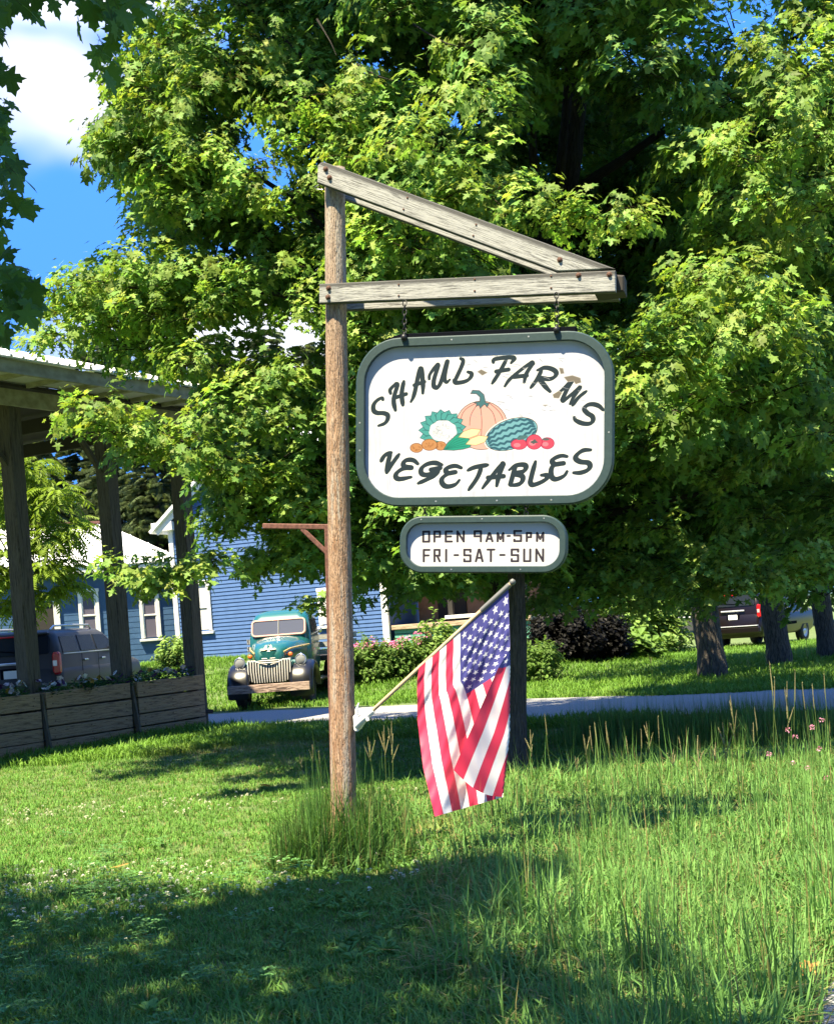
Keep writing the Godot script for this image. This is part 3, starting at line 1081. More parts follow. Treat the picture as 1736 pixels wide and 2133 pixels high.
func build_trees():
	var spray = maple_spray(23, 5)
	M.spray = spray
	M.spray_b = maple_spray(19, 77, 0.62, 0.88)
	# sky holes: sight gaps that the crowns leave, photo x, y, radius
	var holes = [[755, 95, 26], [865, 165, 22], [570, 275, 30], [610, 350, 34], [505, 250, 18], [480, 60, 22], [1150, 545, 14], [1178, 408, 24], [1137, 375, 16], [910, 230, 22], [940, 250, 20], [1440, 70, 26], [1400, 250, 26], [1180, 170, 22], [1210, 190, 18], [1640, 590, 20], [1560, 640, 16], [1600, 130, 20], [470, 715, 30], [640, 690, 22], [560, 690, 18], [680, 740, 24], [330, 800, 14], [560, 1140, 12]]
	var m1 = poly([330, -40, 245, 60, 190, 130, 205, 200, 140, 300, 150, 350, 215, 410, 262, 465, 292, 520, 250, 532, 205, 548, 100, 560, 88, 600, 115, 650, 130, 710, 230, 745, 320, 800, 345, 870, 380, 930, 395, 1010, 400, 1100, 405, 1180, 480, 1180, 560, 1195, 640, 1200, 740, 1235, 860, 1240, 1000, 1210, 1140, 1190, 1180, 900, 1180, 500, 1100, 300, 1000, -40])
	var cavity = poly([1000, 270, 1090, 190, 1180, 120, 1330, 150, 1400, 300, 1440, 400, 1440, 570, 1310, 700, 1240, 730, 1100, 660, 1040, 520])
	var gap = poly([295, 530, 330, 505, 400, 492, 470, 500, 440, 545, 360, 548])
	# ---- the slim maple whose trunk stands behind the flag
	var g = on_ground(1076, 1606)
	var t1 = thing("maple_tree", "slim trunked maple just behind the flag, its crown spreading left over the pavilion roof", "tree", Vector3(g.x, 0, g.z), 0, "maples round the lawn")
	var off = Vector3(g.x, 0, g.z)
	var L = func(px, py, d): return at(px, py, d) - off
	limb(t1, [Vector3(0, -0.1, 0), Vector3(0.02, 0.25, 0), L.call(1077, 1420, 14.15), L.call(1075, 1215, 14.2), L.call(1060, 1000, 14.4), L.call(1010, 760, 14.6), L.call(960, 500, 14.6), L.call(900, 150, 14.4), L.call(860, -200, 14.2)], 0.105, 0.05, "trunk", 12)
	for l in [[[1062, 1020, 14.4], [900, 820, 14.3], [700, 650, 14.2], [480, 600, 13.8], [260, 600, 13.5]], [[1050, 900, 14.4], [860, 700, 14.5], [640, 440, 14.3], [430, 320, 13.9], [240, 300, 13.6]], [[1068, 1110, 14.3], [900, 1040, 14.3], [700, 1000, 14.2], [500, 960, 13.6], [330, 900, 13.2]], [[980, 560, 14.6], [800, 330, 14.3], [640, 130, 14.0], [500, 0, 13.8]], [[1064, 1090, 14.3], [940, 1130, 14.6], [760, 1160, 14.6], [600, 1190, 14.4]]]:
		var pts = []
		for q in l:
			pts.append(L.call(q[0], q[1], q[2]))
		limb(t1, pts, 0.055, 0.012)
	var places = []
	var tints = []
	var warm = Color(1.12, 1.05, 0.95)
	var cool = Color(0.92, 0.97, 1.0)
	var fronts = []
	# leading clumps that catch the sun: photo x, y, depth, radius
	for c in [[250, 150, 13.6, 0.32], [330, 90, 13.5, 0.34], [230, 255, 13.4, 0.30], [330, 230, 13.2, 0.36], [430, 190, 13.2, 0.36], [190, 315, 13.6, 0.24], [300, 350, 13.2, 0.34], [400, 330, 13.0, 0.36], [520, 240, 13.1, 0.36], [500, 350, 13.0, 0.36], [600, 215, 13.0, 0.34], [640, 300, 13.0, 0.34], [560, 420, 13.1, 0.34], [430, 430, 13.3, 0.34], [320, 440, 13.4, 0.26], [690, 240, 12.9, 0.34], [470, 120, 13.3, 0.34], [560, 90, 13.4, 0.34], [370, 30, 13.6, 0.34], [450, -10, 13.8, 0.4], [300, 500, 13.7, 0.18], [640, 400, 13.1, 0.32], [165, 300, 13.7, 0.16], [215, 180, 13.7, 0.2],
		[120, 600, 13.5, 0.18], [180, 590, 13.5, 0.22], [255, 575, 13.4, 0.28], [330, 560, 13.3, 0.28], [400, 560, 13.2, 0.28], [300, 660, 13.3, 0.30], [200, 680, 13.5, 0.22], [400, 660, 13.2, 0.32], [480, 620, 13.1, 0.32], [560, 560, 13.0, 0.32], [600, 660, 13.0, 0.32], [480, 740, 13.0, 0.32], [380, 760, 13.1, 0.30], [560, 790, 13.0, 0.34], [640, 770, 13.0, 0.32], [140, 640, 13.6, 0.16], [110, 700, 13.6, 0.2], [70, 660, 13.8, 0.2], [60, 720, 13.7, 0.16],
		[165, 865, 12.7, 0.20], [120, 872, 12.7, 0.12], [215, 905, 12.7, 0.22], [280, 900, 12.8, 0.22], [200, 850, 12.7, 0.16], [400, 900, 12.9, 0.28], [270, 955, 12.9, 0.16], [480, 860, 12.9, 0.32], [560, 900, 13.0, 0.32], [640, 880, 13.0, 0.32], [430, 980, 13.0, 0.28], [500, 1000, 13.2, 0.3], [590, 1000, 13.2, 0.3], [650, 1060, 13.2, 0.28], [380, 950, 12.9, 0.22],
		[450, 1050, 13.8, 0.26], [530, 1070, 13.8, 0.26], [610, 1080, 13.8, 0.26], [460, 1110, 13.9, 0.22], [540, 1120, 14.0, 0.24], [670, 1100, 13.8, 0.24], [600, 1140, 14.0, 0.22], [670, 1165, 14.0, 0.20],
		[560, 1175, 14.0, 0.22], [610, 1170, 14.0, 0.20], [660, 1150, 14.0, 0.24], [500, 1190, 14.0, 0.18], [668, 1262, 13.4, 0.08], [265, 1205, 13.0, 0.13], [330, 1200, 13.1, 0.13], [240, 1190, 13.0, 0.09], [385, 1190, 13.2, 0.14], [305, 1232, 13.0, 0.07], [440, 1170, 13.4, 0.16],
		[740, 160, 13.0, 0.34], [880, 170, 13.0, 0.32], [955, 195, 13.0, 0.28], [850, 290, 12.9, 0.32], [960, 330, 12.9, 0.34], [1020, 400, 12.9, 0.30], [910, 420, 12.9, 0.32], [820, 400, 13.0, 0.32], [1105, 440, 12.8, 0.22], [1160, 470, 12.8, 0.20], [1250, 455, 12.7, 0.26], [1310, 462, 12.7, 0.14], [760, 560, 13.0, 0.34], [860, 520, 13.0, 0.30], [780, 480, 13.0, 0.3], [760, 330, 13.0, 0.3], [960, 470, 13.0, 0.24], [780, 700, 13.2, 0.3], [760, 620, 13.2, 0.3]]:
		var blocked = false
		for q in holes:
			blocked = blocked or Vector2(c[0] - q[0], c[1] - q[1]).length() < q[2] + 20
		if blocked:
			continue
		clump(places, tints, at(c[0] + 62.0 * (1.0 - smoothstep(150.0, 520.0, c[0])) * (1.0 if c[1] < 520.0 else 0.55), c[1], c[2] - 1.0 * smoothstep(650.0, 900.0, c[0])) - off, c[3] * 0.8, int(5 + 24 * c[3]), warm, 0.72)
		fronts.append([at(c[0] + 62.0 * (1.0 - smoothstep(150.0, 520.0, c[0])) * (1.0 if c[1] < 520.0 else 0.55), c[1], c[2] - 1.0 * smoothstep(650.0, 900.0, c[0])) - off, c[3]])
	loose_leaves(t1, fronts, 240)
	fronts = []
	# the body of the crown behind them, and the part above the picture
	var n = 0
	while n < 620:
		var px = rf(60, 1180)
		var py = rf(-40, 1260)
		if not inside(m1, px, py) or inside(gap, px, py) or inside(cavity, px, py):
			continue
		var skip = false
		for q in holes:
			if Vector2(px - q[0], py - q[1]).length() < q[2] + 50:
				skip = true
		if skip or not inside(m1, px - 95.0, py) or (py > 1010 and px < 700 and rng.randf() < 0.12):
			continue
		n += 1
		var d = rf(13.6 - 1.0 * smoothstep(650.0, 900.0, px), 17.0)
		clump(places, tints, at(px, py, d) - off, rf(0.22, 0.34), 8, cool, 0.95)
	for k in 560:
		var p = Vector3(rf(-6.5, 2.6), rf(8.0, 13.5), rf(-19.5, -13.4))
		if seen_at(p).y > -130.0:
			continue
		clump(places, tints, p - off, 0.6, 9, cool, 1.2)
	crown(t1, places, tints)
	# ---- the big maple behind it: crown to the right and above
	g = on_ground(1030, 1522)
	var t2 = thing("maple_tree", "big maple behind the flag with dark heavy limbs reaching up and to the right", "tree", Vector3(g.x, 0, g.z), 0, "maples round the lawn")
	off = Vector3(g.x, 0, g.z)
	L = func(px, py, d): return at(px, py, d) - off
	limb(t2, [Vector3(0, -0.1, 0), Vector3(0.0, 0.4, 0), L.call(1034, 1230, 19.0), L.call(1060, 1000, 18.8), L.call(1110, 700, 18.6), L.call(1165, 480, 18.5), L.call(1195, 300, 18.4), L.call(1215, 60, 18.3), L.call(1260, -250, 18.3)], 0.19, 0.10, "trunk", 12)
	for l in [[[1120, 680, 18.5, 0.13], [1180, 430, 18.2], [1300, 330, 17.6], [1420, 240, 17.2], [1520, 120, 17.0]], [[1060, 1080, 18.8, 0.13], [1200, 960, 17.4], [1320, 860, 16.6], [1450, 715, 16.2], [1600, 600, 15.8]], [[1090, 820, 18.6, 0.12], [1130, 520, 18.2], [1110, 330, 17.8], [1105, 100, 17.5], [1090, -150, 17.5]], [[1050, 1120, 18.8, 0.09], [1220, 1080, 17.2], [1400, 1040, 16.4], [1600, 1000, 16.0]], [[1150, 540, 18.5, 0.09], [1180, 200, 18.0], [1190, 20, 18.0], [1230, -200, 18.0]], [[1480, 200, 17.1, 0.05], [1600, 110, 16.6], [1730, 40, 16.3]], [[1050, 1150, 18.8, 0.07], [1250, 1200, 17.4], [1480, 1230, 16.8]]]:
		var pts = []
		for q in l:
			pts.append(L.call(q[0], q[1], q[2]))
		limb(t2, pts, l[0][3], 0.018)
	for l in [[[860, 50, 12.9], [900, 75, 12.8], [940, 95, 12.7], [975, 98, 12.7]], [[745, 135, 12.8], [790, 160, 12.7], [825, 170, 12.7]], [[660, 40, 13.0], [690, 90, 12.9], [700, 115, 12.9]]]:
		var pts = []
		for q in l:
			pts.append(L.call(q[0], q[1], q[2]))
		limb(t2, pts, 0.012, 0.004, "bare_twig", 6)
	places = []
	tints = []
	for c in [[1660, 170, 14.8, 0.40], [1600, 250, 14.6, 0.38], [1560, 330, 14.5, 0.38], [1690, 290, 14.6, 0.40], [1640, 410, 14.6, 0.40], [1530, 400, 14.6, 0.30], [1720, 440, 14.6, 0.38], [1490, 320, 14.8, 0.24], [1600, 120, 15.0, 0.3], [1700, 60, 15.2, 0.3], [1430, 330, 14.9, 0.2],
		[1560, 600, 14.2, 0.36], [1480, 590, 14.2, 0.28], [1620, 630, 14.2, 0.32], [1540, 690, 14.0, 0.38], [1460, 660, 14.1, 0.26], [1600, 710, 14.1, 0.3], [1450, 580, 14.2, 0.18], [1500, 740, 14.0, 0.28],
		[1340, 730, 13.8, 0.30], [1390, 690, 13.8, 0.22], [1320, 790, 13.8, 0.26], [1370, 790, 13.8, 0.22], [1310, 850, 13.9, 0.14], [1300, 745, 13.8, 0.18],
		[1420, 920, 14.6, 0.26], [1400, 960, 14.6, 0.20], [1340, 980, 14.6, 0.2], [1480, 900, 14.8, 0.26], [1370, 1100, 14.4, 0.20], [1500, 1000, 14.8, 0.26], [1590, 1080, 14.8, 0.26], [1650, 1150, 14.6, 0.24], [1680, 1200, 14.5, 0.20], [1480, 1150, 14.4, 0.28], [1560, 1190, 14.4, 0.28], [1440, 1230, 14.4, 0.22], [1520, 1220, 14.3, 0.20], [1600, 1210, 14.4, 0.2], [1380, 1200, 14.8, 0.24], [1300, 1190, 15.0, 0.24], [1240, 1230, 15.0, 0.22], [1180, 1240, 15.2, 0.2], [1130, 1260, 15.2, 0.14], [1310, 1260, 15.0, 0.18],
		[1190, 90, 15.4, 0.4], [1290, 60, 15.4, 0.4], [1060, 60, 15.2, 0.4], [1420, 130, 15.4, 0.34], [1350, 190, 15.6, 0.34], [990, 90, 14.6, 0.34], [1090, 180, 15.4, 0.34], [1260, 180, 15.6, 0.32], [1530, 500, 15.2, 0.34], [1640, 520, 15.2, 0.34]]:
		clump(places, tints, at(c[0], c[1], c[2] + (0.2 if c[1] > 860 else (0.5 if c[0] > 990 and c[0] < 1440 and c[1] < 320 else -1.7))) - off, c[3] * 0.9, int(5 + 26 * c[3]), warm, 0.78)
		fronts.append([at(c[0], c[1], c[2] + (0.2 if c[1] > 860 else (0.5 if c[0] > 990 and c[0] < 1440 and c[1] < 320 else -1.7))) - off, c[3]])
	loose_leaves(t2, fronts, 240)
	var m2 = poly([640, -60, 1780, -60, 1780, 1265, 1700, 1240, 1640, 1225, 1560, 1240, 1440, 1250, 1330, 1230, 1240, 1250, 1130, 1250, 1060, 1210, 880, 1205, 760, 1210, 700, 1100, 700, 500])
	var thin = poly([1370, -60, 1780, -60, 1780, 95, 1690, 110, 1600, 130, 1520, 160, 1440, 235, 1380, 190])
	n = 0
	while n < 860:
		var px = rf(640, 1800)
		var py = rf(-60, 1330)
		if not inside(m2, px, py):
			continue
		var skip = false
		for q in holes:
			if Vector2(px - q[0], py - q[1]).length() < q[2] + 48:
				skip = true
		if skip:
			continue
		if inside(thin, px, py) and rng.randf() < 0.72:
			continue
		var d = rf(16.0, 20.0)
		if py > 860:
			d = rf(16.0, 20.5)
			if rng.randf() < 0.35:
				continue
		if px > 1180 and py < 950:
			d = rf(13.2, 19.5)
		if inside(cavity, px, py):
			d = rf(18.9, 22.5)
		n += 1
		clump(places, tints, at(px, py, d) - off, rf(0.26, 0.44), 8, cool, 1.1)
	for k in 300:
		var p = Vector3(rf(-2.0, 7.5), rf(8.0, 12.0), rf(-18.5, -13.0))
		if seen_at(p).y > -110.0:
			continue
		clump(places, tints, p - off, 0.7, 9, cool, 1.35)
	for k in 150:                              # the dark back of the crown behind the limbs
		var px = rf(1000, 1440)
		var py = rf(110, 730)
		if inside(cavity, px, py):
			clump(places, tints, at(px, py, rf(19.0, 22.5)) - off, 0.42, 9, cool, 1.15)
	for k in 110:
		var p = Vector3(rf(-0.6, 2.6), rf(8.2, 10.2), rf(-15.2, -12.8))
		if seen_at(p).y < -110.0:
			clump(places, tints, p - off, 0.6, 9, cool, 1.2)
	for k in 60:                               # the right side, beyond the picture edge
		clump(places, tints, Vector3(rf(5.2, 7.8), rf(2.0, 8.0), rf(-19.0, -15.5)) - off, 0.6, 9, cool, 1.3)
	crown(t2, places, tints)
	# ---- three maples in a row on the right
	for q in [[1482, 1412, 0.265, "maple with the thick grey trunk nearest the lane on the right"], [1621, 1386, 0.255, "maple whose dark trunk stands in front of the dark red car"], [1722, 1372, 0.22, "maple trunk farthest right in the row behind the lane"]]:
		g = on_ground(q[0], q[1])
		var t = thing("maple_tree", q[3], "tree", Vector3(g.x, land(g.x, g.z), g.z), 0, "maples round the lawn")
		var r = q[2]
		var hgt = 9.5
		limb(t, [Vector3(0, -0.15, 0), Vector3(0.02, 0.35, 0), Vector3(-0.05, 1.6, 0), Vector3(0.1, 3.5, 0.1), Vector3(-0.1, 6.0, 0), Vector3(0.1, hgt, 0)], r * 1.15, r * 0.42, "trunk", 14)
		for k in 6:
			var a = TAU * k / 6.0 + rf(-0.3, 0.3)
			limb(t, [Vector3(0, 2.4 + 0.6 * k, 0), Vector3(cos(a) * 1.6, 3.4 + 0.7 * k, sin(a) * 1.6), Vector3(cos(a) * 3.2, 3.9 + 0.8 * k, sin(a) * 3.2)], 0.11, 0.03)
		var pl = []
		var tn = []
		for k in 120:
			var d = Vector3(rf(-1, 1), rf(-1, 1), rf(-1, 1)).normalized() * pow(rng.randf(), 0.4)
			clump(pl, tn, Vector3(d.x * 4.0, 6.2 + d.y * 4.3, d.z * 4.0), 0.7, 8, cool, 1.5)
		crown(t, pl, tn)

func crown(parent, places: Array, tints: Array):   # two kinds of twig, mixed
	var pl = [[], []]
	var tn = [[], []]
	for k in places.size():
		var w = 0 if (k * 7) % 5 < 3 else 1
		pl[w].append(places[k])
		tn[w].append(tints[k])
	stuff(many("crown", M.spray, M.leaf, pl[0], tn[0], parent))
	stuff(many("crown_001", M.spray_b, M.leaf, pl[1], tn[1], parent))

func loose_leaves(parent, fronts: Array, n):   # the nearest leaves of a crown, each one of its own
	var kinds = []
	for k in 6:
		var st := st_new()
		maple(st, Transform3D(), 1.0, Color(0.18 * rf(0.85, 1.2), 0.31, 0.072) * rf(0.7, 1.25), true)
		kinds.append(mesh_of(st))
	for k in n:
		var f = fronts[rng.randi() % fronts.size()]
		var d = Vector3(rf(-1, 1), rf(-0.5, 1.0), rf(0.15, 1.2)).normalized()
		var p = f[0] + Vector3(d.x, d.y * 0.8, d.z) * (f[1] + rf(0.12, 0.34))
		var o := MeshInstance3D.new()
		o.mesh = kinds[k % 6]
		o.material_override = M.leaf
		o.name = "leaf" if k == 0 else "leaf_%03d" % k
		parent.add_child(o, true)
		o.transform = Transform3D(maple_leaf_basis(Vector3(d.x, 0, d.z).normalized(), 0.45).scaled(Vector3.ONE * rf(0.065, 0.10)), p)

# ==================================================================== the tree over the camera
func build_overhanging_tree():
	var t = thing("overhanging_maple", "maple at the left edge whose dark leaves hang into the top left corner", "tree", Vector3(-4.6, 0, -3.2))
	var off = Vector3(-4.6, 0, -3.2)
	limb(t, [Vector3(0, -0.1, 0), Vector3(0, 0.5, 0), Vector3(0.1, 2.5, -0.2), Vector3(0.5, 5.5, -0.4), Vector3(0.6, 9.0, 0)], 0.28, 0.12, "trunk", 14)
	for l in [[Vector3(-4.5, 3.2, -3.4), Vector3(-3.6, 4.4, -4.8), Vector3(-2.6, 5.0, -6.2), at(90, -60, 6.8)], [Vector3(-4.3, 4.6, -3.4), Vector3(-2.6, 5.9, -3.2), Vector3(-0.6, 6.5, -3.0), Vector3(1.4, 6.6, -2.6)], [Vector3(-4.4, 4.0, -3.4), Vector3(-3.6, 5.2, -2.0), Vector3(-2.0, 6.0, 0.0)], [Vector3(-4.3, 3.4, -3.6), Vector3(-3.6, 4.0, -5.2), at(-60, 330, 6.6)], [Vector3(-4.3, 4.8, -3.4), Vector3(-3.0, 5.8, -4.6), Vector3(-1.2, 6.3, -5.2)]]:
		var pts = []
		for q in l:
			pts.append(q - off)
		limb(t, pts, 0.09, 0.02)
	# the leaves that hang in view, each one a leaf of its own
	var kinds = []
	for k in 5:
		var st := st_new()
		var c = Color(0.060, 0.135, 0.030) * rf(0.8, 1.3)
		maple(st, Transform3D(), 1.0, c, true)
		st.set_color(Color(0.06, 0.05, 0.02))
		tube(st, [Vector3(0.02, 0, 0), Vector3(-0.25, 0.05, 0.02), Vector3(-0.5, 0.16, 0)], [0.012, 0.009, 0.008], 4, false)
		kinds.append(mesh_of(st))
	var areas = [[poly([-60, -40, 330, -40, 318, 40, 282, 105, 255, 165, 236, 205, 212, 150, 190, 100, 160, 30, 120, 50, 95, 62, 60, 60, 40, 95, -60, 110]), 120], [poly([-60, 90, 38, 80, 60, 170, 52, 150, 30, 210, 36, 300, -60, 310]), 34], [poly([-60, 320, 20, 310, 45, 350, 66, 390, 84, 440, 74, 470, 30, 480, -60, 470]), 46], [poly([-60, 470, 30, 470, 25, 540, -60, 550]), 16], [poly([-60, 540, 40, 560, 90, 610, 108, 660, 90, 690, 40, 720, -60, 760]), 70]]
	for a in areas:
		var n = 0
		while n < a[1]:
			var px = rf(-60, 330)
			var py = rf(-40, 770)
			if not inside(a[0], px, py):
				continue
			n += 1
			var d = rf(6.0, 7.3)
			var o := MeshInstance3D.new()
			o.mesh = kinds[rng.randi() % 5]
			o.material_override = M.leaf
			o.name = "leaf" if not t.has_node("leaf") else "leaf_%03d" % (t.get_child_count())
			t.add_child(o, true)
			var x = Vector3(rf(-0.15, 0.85), rf(-1.1, -0.25), rf(-0.5, 0.6)).normalized()
			var up = Vector3(rf(-0.5, 0.9), 0.8, rf(0.1, 1.2))
			up = (up - x * up.dot(x)).normalized()
			o.transform = Transform3D(Basis(x, up, x.cross(up)).scaled(Vector3.ONE * rf(0.085, 0.125)), at(px - 22.0, py - 38.0, d) - off)
	# the rest of the crown: above and behind the camera, casting the shade in the foreground
	var edge := PackedVector2Array()
	for q in [[-300, 1835], [0, 1845], [200, 1868], [400, 1888], [540, 1890], [600, 1858], [650, 1826], [760, 1836], [900, 1862], [1000, 1915], [1120, 1985], [1250, 2075], [1380, 2095], [1500, 2118], [1640, 2108], [1760, 2130], [1900, 2150]]:
		var s = on_ground(q[0], q[1])
		edge.append(Vector2(s.x, -s.z))
	edge.append(Vector2(4.2, 0.5))
	edge.append(Vector2(-7.5, 0.5))
	edge.append(Vector2(-7.5, 9.0))
	var places = []
	var tints = []
	var n = 0
	while n < 3900:
		var s = Vector2(rf(-7.5, 4.2), rf(0.5, 10.5))
		if not Geometry2D.is_point_in_polygon(s, edge):
			continue
		var h = rf(4.6, 8.2)
		var p = Vector3(s.x, 0, -s.y) + to_sun * (h / to_sun.y)
		if p.z < -0.5:                         # keep clear of the camera's view
			var v = seen_at(p)
			if v.x > -330.0 and v.x < 2000.0 and v.y > -330.0:
				n += 1
				continue
		n += 1
		var d = Vector3(rf(-1, 1), rf(-0.3, 0.6), rf(-1, 1)).normalized()
		places.append(spray_place(p - off, d, rf(0.9, 1.3)))
		tints.append(Color(0.9, 0.95, 1.0) * rf(0.8, 1.1))
	for q in areas:                            # upper layers that shade the hanging leaves
		for k in 130:
			var px = rf(-120, 330)
			var py = rf(-60, 560)
			var p = at(px, py, 6.5) + to_sun * rf(1.2, 4.5) / to_sun.y
			var v = seen_at(p)
			if p.z > -1.0 or v.x < -300.0 or v.y < -300.0:
				places.append(spray_place(p - off, Vector3(rf(-1, 1), 0.1, rf(-1, 1)).normalized(), rf(0.9, 1.3)))
				tints.append(Color(0.9, 0.95, 1.0) * rf(0.8, 1.1))
	crown(t, places, tints)

# ==================================================================== trees farther off
func conifer_spray() -> ArrayMesh:
	var st := st_new()
	for k in 30:
		var t = k / 30.0
		var side = 1.0 if k % 2 == 0 else -1.0
		var p = Vector3(t, -0.22 * t * t, 0)
		var q = p + Vector3(0.16, -0.05 - rf(0, 0.08), side * 0.34 * (1.05 - t))
		var c = Color(0.115, 0.155, 0.075) * rf(0.7, 1.35)
		st.set_color(c)
		var w = Vector3(0.055, 0.0, 0.0)
		st.set_smooth_group(-1)
		tri(st, p - w, q, p + w)
		tri(st, p, q + Vector3(0.0, -0.14, 0), q + Vector3(0.06, 0.02, 0))
		tri(st, p.lerp(q, 0.4) - w * 0.6, p.lerp(q, 0.55) + Vector3(0.02, -0.18, 0), p.lerp(q, 0.7) + w * 0.6)
	return mesh_of(st)

func pinnate_spray() -> ArrayMesh:
	var st := st_new()
	st.set_color(Color(0.12, 0.17, 0.04))
	tube(st, [Vector3(0, 0, 0), Vector3(0.3, 0.05, 0), Vector3(0.62, -0.12, 0)], [0.007, 0.005, 0.003], 4, false)
	for k in 15:
		var t = (k + 1) / 16.0
		var p = Vector3(0.62 * t, 0.05 * sin(t * 3.0) - 0.12 * t * t, 0)
		var s = 1.0 if k % 2 == 0 else -1.0
		if k == 14:
			s = 0.0
		leaf_blade(st, p, Vector3(0.55, -0.35, s).normalized(), 0.20, 0.034, Color(0.17, 0.27, 0.035) * rf(0.8, 1.2))
	return mesh_of(st)

func build_far_trees():
	# a walnut-like tree in front of the cottage's left end
	var pin = pinnate_spray()
	var o = at(40, 1340, 35.5)
	var t = thing("sumac_tree", "bright yellow green tree with long compound leaves in front of the cottage", "tree", Vector3(o.x, land(o.x, o.z), o.z))
	limb(t, [Vector3(0, -0.1, 0), Vector3(0.1, 1.5, 0), Vector3(0.3, 3.2, 0), Vector3(0.4, 4.8, 0)], 0.12, 0.04, "trunk")
	var off = t.position
	var places = []
	var tints = []
	for c in [[20, 990, 0.5], [75, 985, 0.45], [120, 1040, 0.45], [150, 1100, 0.4], [60, 1070, 0.5], [100, 1125, 0.5], [20, 1140, 0.5], [30, 1210, 0.45], [90, 1190, 0.36], [130, 1180, 0.3], [150, 1218, 0.14], [40, 1270, 0.3], [-30, 1080, 0.6], [-40, 1190, 0.6], [15, 1060, 0.45], [105, 1235, 0.2]]:
		var p = at(c[0], c[1], rf(35.0, 36.2)) - off
		if c[0] < 60:
			limb(t, [Vector3(0.25, 2.6, 0), (p + Vector3(0.25, 2.6, 0)) * 0.5 + Vector3(0, 0.2, 0), p], 0.04, 0.012)
		for k in int(120 * c[2]):
			var d = Vector3(rf(-1, 1), rf(-0.6, 1.0), rf(-1, 1)).normalized()
			places.append(spray_place(p + d * c[2] * sqrt(rng.randf()), Vector3(d.x, d.y - 0.7, d.z + 0.3), rf(0.7, 1.1), 1.0))
			tints.append(Color(1.1, 1.05, 0.9) * rf(0.8, 1.2))
	stuff(many("crown", pin, M.leaf, places, tints, t))
	# dark conifers behind the houses
	var cs = conifer_spray()
	var spots = [[60, 770, 66.0], [160, 730, 70.0], [225, 705, 66.0], [305, 745, 64.0], [375, 720, 68.0], [450, 700, 72.0], [550, 690, 70.0], [640, 720, 66.0], [-40, 700, 68.0]]
	var wheres = ["leftmost, above the pavilion roof edge", "second from the left, behind the sumac crown", "tallest, above the white hip roof", "between the pavilion posts, right of the white hip roof ridge", "behind the right pavilion post", "behind the blue house gable", "behind the blue house roof ridge", "above the right slope of the blue house roof", "at the picture's left edge behind the pavilion"]
	for i in spots.size():
		var q = spots[i]
		var top = at(q[0], q[1], q[2])
		var base = Vector3(top.x, land(top.x, top.z), top.z)
		var f = thing("spruce_tree", "dark grey green spruce %s" % wheres[i], "tree", base, rf(0, TAU), "spruces behind the houses")
		var hgt = top.y - base.y
		var st := st_new()
		tube(st, [Vector3(0, -0.2, 0), Vector3(0.1, hgt * 0.5, 0), Vector3(0, hgt, 0)], [0.24, 0.14, 0.02], 7)
		put("trunk", st, M.bark, f)
		var pl = []
		var tn = []
		var y = 1.0
		while y < hgt:
			var k = y / hgt
			var r = lerpf(4.2, 0.35, pow(k, 0.8))
			var cnt = int(6 + 13 * (1.0 - k))
			for j in cnt:
				var a = rf(0, TAU)
				for part in 3:
					var rr = r * (0.30 + 0.3 * part) * rf(0.8, 1.1)
					var s = maxf(0.7, r * 0.44) * rf(0.8, 1.15)
					var x = Vector3(cos(a), rf(-0.35, 0.15), sin(a)).normalized()
					var up = (Vector3.UP + Vector3(rf(-0.3, 0.3), 0, rf(-0.3, 0.3)))
					up = (up - x * up.dot(x)).normalized()
					pl.append(Transform3D(Basis(x, up, x.cross(up)).scaled(Vector3.ONE * s), Vector3(cos(a) * rr * 0.75, y + rf(-0.2, 0.2) - 0.12 * rr, sin(a) * rr * 0.75)))
					tn.append(Color(1, 1, 1) * rf(0.75, 1.25))
			y += 0.42
		stuff(many("crown", cs, M.leaf, pl, tn, f))
	# broad trees that close the view behind everything
	var far = [[820, 860, 58.0, 5.0, "behind the porch of the blue house"], [960, 820, 60.0, 5.2, "behind the flag, right of the porch"], [1110, 830, 62.0, 5.2, "behind the black hedge"], [1230, 870, 64.0, 5.2, "behind the gap left of the thick grey trunk"], [1370, 850, 66.0, 5.4, "behind the utility trailer"], [1500, 850, 68.0, 5.6, "behind the dark red car"], [1630, 840, 66.0, 5.6, "behind the second maple trunk on the right"], [1760, 830, 66.0, 5.6, "at the right picture edge, beyond the sunny lawn"], [1890, 820, 64.0, 5.6, "outside the right picture edge"], [-200, 700, 74.0, 6.0, "behind the spruces on the left"]]
	for q in far:
		var top = at(q[0], q[1], q[2])
		var base = Vector3(top.x, land(top.x, top.z), top.z)
		var f = thing("far_tree", "broad green tree in the distance %s" % q[4], "tree", base, rf(0, TAU), "broad trees closing the view")
		var hgt = top.y - base.y
		limb(f, [Vector3(0, -0.2, 0), Vector3(0.1, hgt * 0.4, 0), Vector3(0, hgt * 0.8, 0)], 0.26, 0.08, "trunk")
		var pl = []
		var tn = []
		for k in 110:
			var d = Vector3(rf(-1, 1), rf(-1, 1), rf(-1, 1)).normalized() * pow(rng.randf(), 0.35)
			clump(pl, tn, Vector3(d.x * q[3], hgt * 0.54 + d.y * hgt * 0.47, d.z * q[3] * 0.8), 0.9, 7, Color(0.9, 0.95, 0.95), 2.1)
		stuff(many("crown", M.spray, M.leaf, pl, tn, f))

